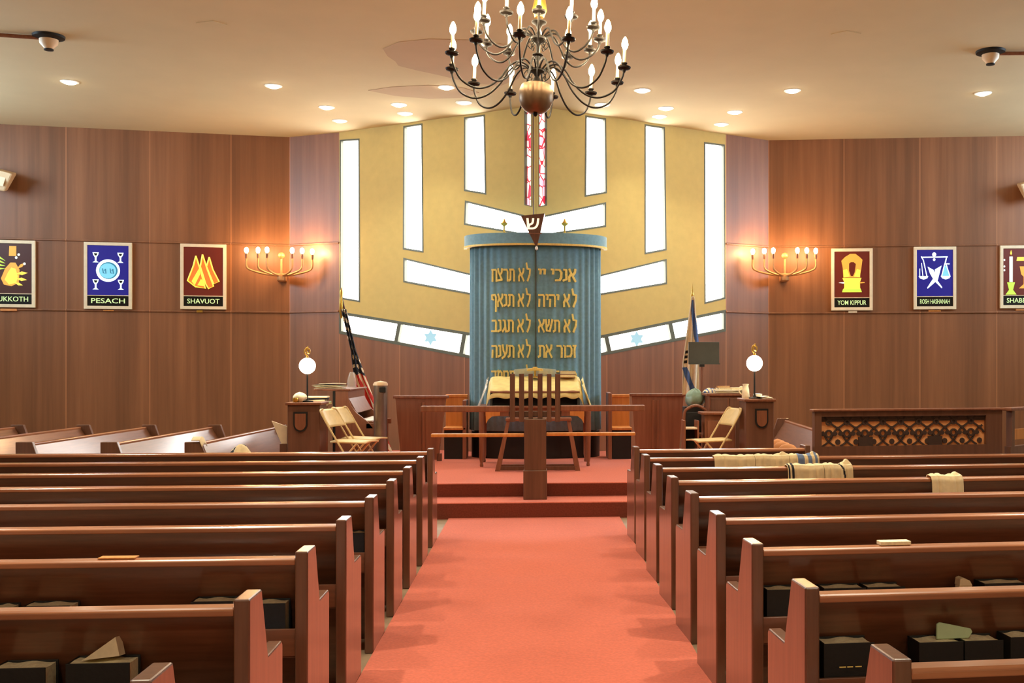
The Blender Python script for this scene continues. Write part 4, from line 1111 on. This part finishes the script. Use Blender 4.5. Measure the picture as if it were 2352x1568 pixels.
MB().box(.03, .3, .04, 1.2, .05, Zp(975)).build('knee_panel', M['panel_dark'], t)
for y in (-.0, 1.2): MB().box(.36, .5, y, y+.04, Zp(985), Zp(972)).build('key_cheek', M['orange_cloth'] if False else M['table'], t, bevel=.006)
lidz = PLAT+Zp(893)
# sheet music heaps on lid & podium
def sheets(name, x, y, z, n, w, d, lab, mats=('paper',), rz0=0, wob=.3):
    t = thing(name, lab, 'papers', (x, y, z), rz0)
    for i in range(n):
        a = random.uniform(-wob, wob); c, s_ = math.cos(a), math.sin(a); dx, dy = random.uniform(-.03, .03), random.uniform(-.03, .03)
        z0_ = i*.009
        def fn(u, v): 
            X = (u-.5)*w; Y = (v-.5)*d
            return (X*c-Y*s_+dx, X*s_+Y*c+dy, z0_+.004+.006*math.sin(3*u+i)**2)
        MB().grid(fn, 6, 4).build('sheet', M[mats[i % len(mats)]], t, solid=.004, smooth=True)
    return t
pm = dep(735, 905, 12.3)
pl_ = dep(715, 893, 13.0)
sheets('sheet_music', base.x-.08, base.y+.2, lidz, 7, .32, .26, 'loose heap of sheet music on the left end of the piano lid', ('paper', 'satin', 'paper', 'm_green' if False else 'mint', 'paper', 'stripe', 'paper'))
sm = thing('music_stack', 'slumped stack of music books behind the left podium', 'papers', (dep(722, 910, 12.32).x, dep(722, 910, 12.32).y, PLAT), 0)
MB().box(-.16, .13, -.08, .12, 0, zt1-PLAT-.06).build('crate', M['panel'], sm)
for i in range(6):
    a = random.uniform(-.25, .25)
    MB().box(-.17, .15, -.12, .12, 0, .017).build('music_book', M[('paper', 'satin', 'mint', 'paper', 'stripe', 'paper')[i]], sm, bevel=.003, loc=(random.uniform(-.02, .02), 0, zt1-PLAT-.06+.019*i), rot=(0, 0, a))
p = dep(683, 910, D1)
t = thing('white_bag', 'crumpled white bag on the left podium top beside the lamp', 'bag', (p.x, p.y+.12, zt1), 0)
MB().grid(lambda u, v: (.075*math.sin(PI*min(v*.9+.1, 1))**.6*math.cos(2*PI*u)*(1+.1*math.sin(10*PI*u)), .07*math.sin(PI*min(v*.9+.1, 1))**.6*math.sin(2*PI*u), .11*v+.004*math.sin(9*u*PI)), 28, 10).build('bag_body', M['paper'], t, smooth=True)
p = dep(676, 914, D1)
tag(MB().lathe([(.022, 0), (.032, .01), (.034, .035), (.03, .05), (1e-5, .05)], 14).build('small_bowl', M['brass'], smooth=True, loc=(p.x, p.y+.06, zt1)), 'small brass bowl at the corner of the left podium', 'bowl')
p = dep(824, 890, 13.0)
t = thing('clear_bag', 'pale translucent bag standing on the piano lid beside the flag', 'bag', (base.x+.10, base.y+.55, lidz), 0)
MB().grid(lambda u, v: (.055*math.cos(2*PI*u)*(1-.6*v**3)*(1+.12*math.sin(6*PI*u)), .05*math.sin(2*PI*u)*(1-.6*v**3), .2*v), 20, 8).build('bag_film', M['plastic'], t, smooth=True)
# pale board leaning by the podium
D = 11.9
m = MB(); q = [dep(x, y, D) for x, y in ((624, 966), (659, 979), (659, 1019), (646, 1019))]
b0 = q[3]
t = thing('pale_board', 'pale pointed board leaning behind the left podium edge', 'board', (b0.x, b0.y, 0), 0)
MB().prism([(p.x-b0.x, p.z) for p in q], 'y', 0, .02).build('board', M['white_frame'], t, bevel=.003)
MB().box(-.015, .07, -.01, .05, .456, b0.z).build('support', M['panel_dark'], t)

# ------------------------------------------------------------------ folding chairs
def folding_chair(lab):
    t = thing('folding_chair', lab, 'chair', group='tan folding chairs')
    tr = .011
    for sx in (-.21, .21):
        MB().tube(smoothpath([(sx*.98, .20, 0), (sx, .08, .20), (sx, -.15, .56), (sx*.98, -.262, .745), (sx*.86, -.285, .785), (sx*.6, -.288, .79)], 6), tr, 8).build('front_leg', M['chair'], t, smooth=True)
        MB().tube([(sx*.86, .14, .43), (sx*.86, -.25, 0)], tr, 8).build('rear_leg', M['chair'], t, smooth=True)
    MB().grid(lambda u, v: ((u-.5)*.40*(1-.25*v**4), -.175-.115*v-.018*math.sin(PI*u), .60+.188*v), 12, 8).build('backrest', M['chair'], t, smooth=True, solid=.012)
    MB().grid(lambda u, v: ((u-.5)*.38, -.17+.40*v, .438+.012*math.cos(PI*(u-.5))-.01*v), 10, 8).build('seat', M['chair'], t, smooth=True, solid=.018)
    MB().tube([(-.18, -.2, .056), (.18, -.2, .056)], .008, 6).build('stretcher', M['chair'], t); MB().tube([(-.205, .14, .1), (.205, .14, .1)], .008, 6).build('stretcher', M['chair'], t)
    return t
c1 = folding_chair('tan folding chair facing right, nearest the left podium')
p = dep(737, 940, 11.9)
c1.location = (p.x+.37, 11.94, PLAT); c1.rotation_euler = (0, 0, -PI/2-R(15))
c2 = copy_tree(c1); c2.location = (p.x+.40, 12.44, PLAT); c2['label'] = 'tan folding chair facing right, beside the piano end'
c3 = copy_tree(c1); p = dep(1705, 938, 11.9); c3.location = (p.x-.33, 11.88, PLAT); c3.rotation_euler = (0, 0, PI/2+R(13)); c3['label'] = 'tan folding chair facing left beside the right podium'

# ------------------------------------------------------------------ tall bin
D = 12.6; p = dep(874, 1000, D); rad = 15.5*D/F; h = CH-(884-PY)*D/F-PLAT
t = thing('litter_bin', 'tall grey metal bin with domed lid between piano and screen', 'bin', (p.x, p.y, PLAT), 0)
MB().lathe([(rad*.95, 0), (rad, .03), (rad, h), (rad*.9, h)], 24).build('drum', M['steel'], t, smooth=True)
MB().lathe([(rad*1.08, h-.005), (rad*1.1, h+.012), (rad*.9, h+.035), (1e-5, h+.05)], 24).build('lid', M['speaker'], t, smooth=True)
MB().box(-.01, .07, -rad*1.02, -rad*.5, h-.09, h-.02).build('opening', M['black'], t, bevel=.01)

# ------------------------------------------------------------------ flags
def flag_us():
    D = 14.35
    tip = dep(781, 668, D); low = dep(851, 952, D)
    d = (low-tip); foot = tip+d*((PLAT-tip.z)/d.z)
    t = thing('american_flag', 'furled flag with dark starred canton and red stripes on a leaning pole', 'flag', (foot.x, foot.y, PLAT), 0)
    T = tip-Vector((foot.x, foot.y, PLAT))
    MB().tube([(0, 0, 0), T*.97], .012, 8).build('pole', M['stand'], t, smooth=True)
    MB().lathe([(.014, -.30), (.03, -.20), (.022, -.06), (.014, 0), (.022, .05), (1e-5, .12)], 10, T*.97).build('spear_finial', M['brass'], t, smooth=True)
    MB().lathe([(.14, 0), (.14, .02), (.04, .05), (.03, .1)], 18).build('base', M['bronze'], t, smooth=True)
    def fn(u, v):
        c = T*.90*(1-v)+T*.09*v
        w = .034+.17*max(0, v-.3)**.8
        q = (u-.5)*2
        return (c.x+.05*max(0, v-.4)+q*w, c.y-.03-.035*math.cos(q*7+v*2)*(.4+.6*v), c.z-.02-.08*abs(q)*v)
    def mf(u, v):
        if v < .47:
            return 2 if math.sin(u*9-v*38)*math.sin(v*57+u*6) > .5 else 0
        a = u*.62-(v-.47)*1.05+3
        return 1 if (a*4.2) % 1 < .58 else 2
    MB().grid(fn, 44, 90, mf).build('cloth', [M['navy'], M['red'], M['flag_white']], t, smooth=True, solid=.004)
flag_us()
def flag_il():
    D = 13.8
    tip = dep(1590, 668, D); foot = Vector((tip.x, tip.y, PLAT))
    t = thing('israeli_flag', 'white furled flag with blue bands on a pole right of the ark', 'flag', foot, 0)
    hh = tip.z-PLAT; s = D/F
    MB().tube([(0, 0, 0), (0, 0, hh-.05)], .012, 8).build('pole', M['stand'], t, smooth=True)
    MB().lathe([(.016, -.08), (.022, -.05), (.01, -.02), (.012, .0), (1e-5, .10)], 10, (0, 0, hh)).build('spear_finial', M['brass'], t, smooth=True)
    MB().lathe([(.14, 0), (.14, .02), (.04, .05), (.03, .1)], 18).build('base', M['bronze'], t, smooth=True)
    zT = hh-.06; zB = CH-(905-PY)*s-PLAT
    def edge(v):  # left/right extents in pixels relative to the pole
        py = 680+v*225
        L = -3-21*min(1, (py-680)/150)**1.0; Rr = 4+11*min(1, (py-680)/110)
        return L*s, Rr*s, CH-(py-PY)*s-PLAT
    def fn(u, v):
        a, b, z = edge(v); q = (u-.5)*2
        return (a+(b-a)*u, -.04-.03*math.cos(q*8+v*3)*min(1, .3+v), z-.01*abs(q))
    def mf(u, v):
        py = 680+v*225
        c1 = (py-690)/95.0      # first band slants down to the right
        if 0 < c1 < 1 and abs(u-(.42+.5*c1)) < .26*(1-.3*c1): return 1
        c2 = (py-842)/58.0
        if 0 < c2 < 1 and abs(u-(.12+.55*c2)) < .16: return 1
        if 803 < py < 832 and .08 < u < .3 and not (811 < py < 816 or 822 < py < 826): return 2
        return 0
    MB().grid(fn, 48, 100, mf).build('cloth', [M['flag_white'], M['flag_blue'], M['stripe']], t, smooth=True, solid=.004)
flag_il()

# music stand
D = 13.42; s = D/F
p = dep(1616.5, 835, D)
t = thing('music_stand', 'black music stand with a dark rectangular desk in front of the white flag', 'music stand', (p.x, p.y, PLAT), 0)
MB().box(-35.5*s, 35.5*s, -.012, .012, CH-(835-PY)*s-PLAT, CH-(785-PY)*s-PLAT).build('desk', M['screen'], t, bevel=.004)
MB().box(-36*s, 36*s, -.06, -.01, CH-(836.5-PY)*s-PLAT, CH-(834.5-PY)*s-PLAT).build('ledge', M['screen'], t)
MB().tube([(-.02, .03, 0), (-.02, .03, CH-(820-PY)*s-PLAT)], .013, 10).build('pole', M['table'], t, smooth=True)
m = MB()
for k in range(3): m.tube([(-.02, .03, .12), (-.02+.15*math.cos(2.1*k+.5), .03+.15*math.sin(2.1*k+.5), .012)], .011, 6)
m.build('tripod_base', M['black'], t)
MB().box(-.05, .01, .0, .05, CH-(842-PY)*s-PLAT, CH-(835-PY)*s-PLAT).build('clamp', M['black'], t)

# ------------------------------------------------------------------ right hand furniture
def boxthing(name, lab, cat, px0, px1, py0, py1, D, dy, mat, top=None, extra=None, z0=PLAT, bev=.006):
    a = dep(px0, py0, D); b = dep(px1, py0, D); w = b.x-a.x; h1 = a.z-z0
    t = thing(name, lab, cat, ((a.x+b.x)/2, (a.y+b.y)/2, z0), 0)
    MB().box(-w/2, w/2, 0, dy, 0, h1-(.03 if top else 0)).build('body', M[mat], t, bevel=bev)
    if top: MB().box(-w/2-.04, w/2+.04, -.05, dy+.02, h1-.03, h1).build('top', M[top], t, bevel=bev)
    if extra: extra(t, w, h1)
    return t, (a+b)/2
def cab_extra(t, w, h):
    for x in (-w/4, w/4):
        d = MB().box(x-w/4+.012, x+w/4-.012, -.018, 0, .05, h-.06).build('door', M['panel_dark'], t, bevel=.006)
        MB().ball((x+(.16 if x < 0 else -.16)*w, -.025, h*.6), .012, 10, 6).build('knob', M['brass'], d)
cab, cc = boxthing('sideboard', 'brown sideboard piled with papers behind the right podium', 'cabinet', 1629, 1716, 903, 0, 12.75, .38, 'panel', 'table', cab_extra)
ztc = cc.z
def desk_extra(t, w, h): MB().box(-w/2+.03, w/2-.03, -.012, 0, .1, h-.1).build('front_panel', M['panel'], t, bevel=.004)
dsk, dc = boxthing('small_desk', 'small reddish desk with overhanging top in front of the sideboard', 'desk', 1618, 1690, 946, 0, 12.4, .24, 'orange_cloth' if False else 'table', 'table', desk_extra)
# books and papers on the sideboard
def on_cab(px, y=.2): q = dep(px, 900, 12.75); return q.x, q.y+y
x, y = on_cab(1672); flatbook(x, y, ztc, .20, .2, .03, 'white_frame', 'lower pale book of the stack on the sideboard'); flatbook(x-.005, y, ztc+.031, .18, .18, .03, 'paper', 'middle pale book of the stack on the sideboard', .06); flatbook(x-.02, y, ztc+.062, .15, .16, .022, 'cover_tan', 'tan book topping the stack on the sideboard', -.1)
x, y = on_cab(1702); flatbook(x, y, ztc, .17, .2, .035, 'paper', 'pale album at the right end of the sideboard', .05); flatbook(x, y, ztc+.036, .18, .19, .03, 'white_frame', 'white album lying on the pale album on the sideboard', -.04)
sheets('loose_papers', on_cab(1675)[0], on_cab(1675)[1]-.19, ztc, 5, .4, .1, 'loose papers hanging over the front edge of the sideboard', ('paper', 'white'), 0, .08)
x, y = on_cab(1640, .27)
t = thing('folded_cloth', 'blue and white folded cloth on the left end of the sideboard', 'cloth', (x, y, ztc), 0)
MB().grid(lambda u, v: ((u-.5)*.17, (v-.5)*.2, .055*math.sin(PI*u)**.5*math.sin(PI*v)**.5+.006*math.sin(13*u+7*v)), 20, 14, lambda u, v: 1 if math.sin(26*u+5*v) > .4 else 0).build('cloth', [M['flag_white'], M['flag_blue']], t, smooth=True, solid=.004)
# green plastic bag on an armchair back
D = 12.72
a = dep(1572, 960, D); b = dep(1624, 960, D); w = b.x-a.x
t = thing('wooden_armchair', 'bentwood armchair with a rounded back left of the small desk', 'chair', ((a.x+b.x)/2, a.y, PLAT), 0)
hz = CH-(931-PY)*D/F-PLAT
MB().tube(smoothpath([(-w/2, 0, .44), (-w/2, 0, hz-.10), (-w/2+.05, -.01, hz-.03), (0, -.02, hz), (w/2-.05, -.01, hz-.03), (w/2, 0, hz-.10), (w/2, 0, .44)], 6), .018, 8).build('back_hoop', M['table'], t, smooth=True)
MB().box(-w/2+.02, w/2-.02, -.02, .0, hz-.25, hz-.08).build('back_splat', M['dark'], t, bevel=.004)
MB().box(-w/2, w/2, -.02, .24, .42, .46).build('seat', M['table'], t, bevel=.01)
for x in (-w/2+.02, w/2-.02):
    for y in (0, .21): MB().tube([(x, y, 0), (x, y, .43)], .018, 8).build('leg', M['table'], t, smooth=True)
p = dep(1595, 905, 13.2)
t = thing('green_bag', 'crumpled green plastic bag heaped left of the sideboard', 'bag', (p.x-.0, p.y-.05, PLAT), 0)
hb = CH-(892-PY)*13.16/F-PLAT
MB().box(-.14, .13, -.1, .12, 0, hb-.22).build('carton', M['dark'], t, bevel=.004)
MB().grid(lambda u, v: (.12*math.sin(PI*min(.12+.88*v, 1))**.6*math.cos(2*PI*u)*(1+.08*math.sin(14*PI*u+5*v)), .13*math.sin(PI*min(.12+.88*v, 1))**.6*math.sin(2*PI*u)*(1+.06*math.sin(10*PI*u)), hb-.22+.22*v+.008*math.sin(12*PI*u)), 40, 14).build('bag_film', M['green_bag'], t, smooth=True)
# low rack with white things beside the armchair
D = 12.3
a = dep(1571, 1000, D); b = dep(1606, 1000, D); w = b.x-a.x
t = thing('low_rack', 'dark low rack with white shelves at the platform right edge', 'rack', ((a.x+b.x)/2, a.y, PLAT), 0)
hz = CH-(982-PY)*D/F-PLAT
for x in (-w/2, w/2-.02): MB().box(x, x+.02, 0, .24, 0, hz+.08).build('side_panel', M['table'], t)
for z in (.08, .17, hz-.02): MB().box(-w/2+.02, w/2-.02, 0, .24, z, z+.02).build('shelf', M['white_frame'], t, bevel=.003)
MB().box(-w/2+.02, w/2-.02, .22, .24, 0, hz).build('back_panel', M['dark'], t)
t = thing('white_pitcher', 'white pitcher beside the lamp pole on the right podium', 'pitcher', (dep(1723, 910, D1).x, dep(1723, 910, D1).y+.25, zt2), 0)
MB().lathe([(.04, 0), (.045, .02), (.038, .1), (.03, .14), (.036, .16), (.028, .158), (1e-5, .02)], 18).build('pot', M['paper'], t, smooth=True)
MB().tube(smoothpath([(-.036, 0, .13), (-.07, 0, .12), (-.072, 0, .07), (-.04, 0, .04)], 5), .007, 6).build('handle', M['paper'], t)
tag(MB().lathe([(.048, 0), (.05, .01), (.05, .05), (.02, .055), (1e-5, .05)], 20).build('white_roll', M['white'], smooth=True, loc=(dep(1749, 910, D1).x, dep(1749, 910, D1).y+.2, zt2)), 'squat white roll on the right podium, right of the lamp pole', 'roll')
sheets('podium_papers', dep(1762, 912, D1).x, pc2.y+.10, zt2, 3, .12, .18, 'few cream papers lying on the right podium top', ('paper', 'white_frame'), 0, .06)

# bundles on the right side pew
for i, (u_, lab) in enumerate(((1.0, 'orange folded bundle on the right side pew, nearest the podium'), (.62, 'orange folded bundle on the right side pew, in the middle'), (.25, 'orange folded bundle on the right side pew, nearest the lattice screen'))):
    q = row_pt(SPR, u_+.3, .42, .455)
    tag(MB().grid(lambda u, v: (.13*math.sin(PI*min(.12+.88*v, 1))**.45*math.cos(2*PI*u),   .12*math.sin(PI*min(.12+.88*v, 1))**.45*math.sin(2*PI*u)*(1+.05*math.sin(8*PI*u)), .24*v), 28, 10).build('cloth_bundle', M['orange_cloth'], smooth=True, loc=q), lab, 'bundle', 'bundles on the right side pew')

# ------------------------------------------------------------------ carved lattice screen
P0 = row_pt(right_rows[9], 1.66, .0, 0); 
D0 = (P0-CAM).dot(fw)
P1 = dep(2302, 932, D0+.35)
u = (P1-P0); u.z = 0; L = u.length; rz = math.atan2(u.y, u.x)
hT = CH-(940-PY)*D0/F
t = thing('lattice_screen', 'wooden screen with carved lattice panel behind the right pews', 'screen', P0, rz)
s = D0/F
X = lambda px: (px-1857)*L/(2300-1857)
pz0 = CH-(1026-PY)*s; pz1 = CH-(957-PY)*s
x0, x1 = X(1873), X(2261)
m = MB(); m.box(0, L, 0, .06, 0, pz0); m.box(0, L, 0, .06, pz1, hT-.02); m.box(0, x0, 0, .06, pz0, pz1); m.box(x1, L, 0, .06, pz0, pz1)
m.build('frame', M['panel_dark'], t)
MB().box(-.02, L+.02, -.02, .08, hT-.02, hT).build('cap_rail', M['table'], t, bevel=.005)
MB().box(x0-.01, x1+.01, .036, .044, pz0-.01, pz1+.01).build('backing_panel', M['lattice_back'], t)
m = MB(); hh = pz1-pz0; cell = (x1-x0)/9.25
yf = .03
def strip(p, q, w): 
    d = Vector((q[0]-p[0], q[1]-p[1])); nn = Vector((-d.y, d.x)).normalized()*w/2
    m.prism([(p[0]+nn.x, p[1]+nn.y), (q[0]+nn.x, q[1]+nn.y), (q[0]-nn.x, q[1]-nn.y), (p[0]-nn.x, p[1]-nn.y)], 'y', yf-.004, yf+.006)
def cl(p): return (min(max(p[0], x0), x1), min(max(p[1], pz0), pz1))
n_c = 10
for i in range(n_c):
    cx = x0+(i+.45)*cell
    for k in range(-1, 2):
        for sg in (-1, 1):
            pts = []
            for j in range(13):
                f = j/12; zz = pz0+f*hh
                xx = cx+sg*(f-.22)*cell*1.55+sg*.018*math.sin(f*9)
                pts.append((xx, zz))
            for a_, b_ in zip(pts, pts[1:]):
                if k == 0 and x0 < min(a_[0], b_[0]) and max(a_[0], b_[0]) < x1: strip(a_, b_, .017)
    # ring at the crossing and lobes
    for zc, rr in ((pz0+.42*hh, .038), (pz0+.80*hh, .03)):
        if x0+.04 < cx < x1-.04:
            ring(m, [(cx+rr*math.cos(2*PI*j/14), zc+rr*math.sin(2*PI*j/14)) for j in range(14)], [(cx+rr*.55*math.cos(2*PI*j/14), zc+rr*.55*math.sin(2*PI*j/14)) for j in range(14)], yf-.009, yf+.012)
            for sg in (-1, 1):
                lc = cx+sg*.058
                if zc < pz0+.6*hh: m.prism([(lc+.026*math.cos(2*PI*j/10), zc+.02*math.sin(2*PI*j/10)) for j in range(10)], 'y', yf-.008, yf+.012)
    ox = cx+cell/2
    if ox < x1-.04: m.prism([(ox+.024*math.cos(2*PI*j/8), pz0+.14*hh+.026*math.sin(2*PI*j/8)) for j in range(8)], 'y', yf-.008, yf+.012); m.prism([(ox-.035, pz0+.66*hh), (ox+.035, pz0+.66*hh), (ox, pz0+.54*hh)], 'y', yf-.008, yf+.012)
for px_ in (1952+25, 2121+20):
    xx = X(px_); m.box(xx-.07, xx+.07, yf-.009, yf+.012, pz0, pz0+.30*hh)
for k in range(5):
    zz = pz0+(.84+.035*k)*hh; strip((x0, zz), (x1, zz), .008)
m.build('fretwork', M['fret'], t)
t5 = thing('side_screen', 'open railed wooden screen turning the corner at the right picture edge', 'screen', P1*1.0, 0)
t5.location = (P1.x+.09, P1.y+.02, 0); t5.rotation_euler = (0, 0, R(38))
MB().box(0, 1.5, 0, .06, 0, .82).build('panel', M['panel_dark'], t5); MB().box(-.02, 1.5, -.02, .08, hT-.03, hT).build('cap_rail', M['table'], t5, bevel=.005)
for x in (.03, .38, .75, 1.1, 1.45): MB().box(x, x+.05, .0, .06, .82, hT-.03).build('post', M['panel_dark'], t5)
for x in (.1, .45, .82, 1.17): MB().box(x, x+.26, .02, .04, .88, .98).build('inset_panel', M['honey'], t5)

# ------------------------------------------------------------------ world, camera
w = bpy.data.worlds.new('World'); SC.world = w; w.use_nodes = True
bg = w.node_tree.nodes['Background']; bg.inputs['Color'].default_value = (.7, .8, 1, 1); bg.inputs['Strength'].default_value = .02
cam = bpy.data.cameras.new('Camera'); co = bpy.data.objects.new('Camera', cam); COL.objects.link(co); SC.camera = co
cam.sensor_width = 36; cam.lens = F*36/W; cam.clip_start = .05; cam.clip_end = 200
co.location = CAM; co.rotation_euler = (PI/2, 0, -TH)
cam.shift_x = -(PX-W/2)/W; cam.shift_y = (PY-H/2)/W
SC.view_settings.view_transform = 'Standard'; SC.view_settings.look = 'None'; SC.view_settings.gamma = 1; SC.view_settings.use_curve_mapping = False
SC.view_settings.exposure = 0.4
SC.cycles.max_bounces = 8; SC.cycles.diffuse_bounces = 5; SC.cycles.glossy_bounces = 3; SC.cycles.transparent_max_bounces = 8
SC.cycles.sample_clamp_indirect = 6; SC.cycles.use_denoising = True
SC.cycles.caustics_reflective = False; SC.cycles.caustics_refractive = False
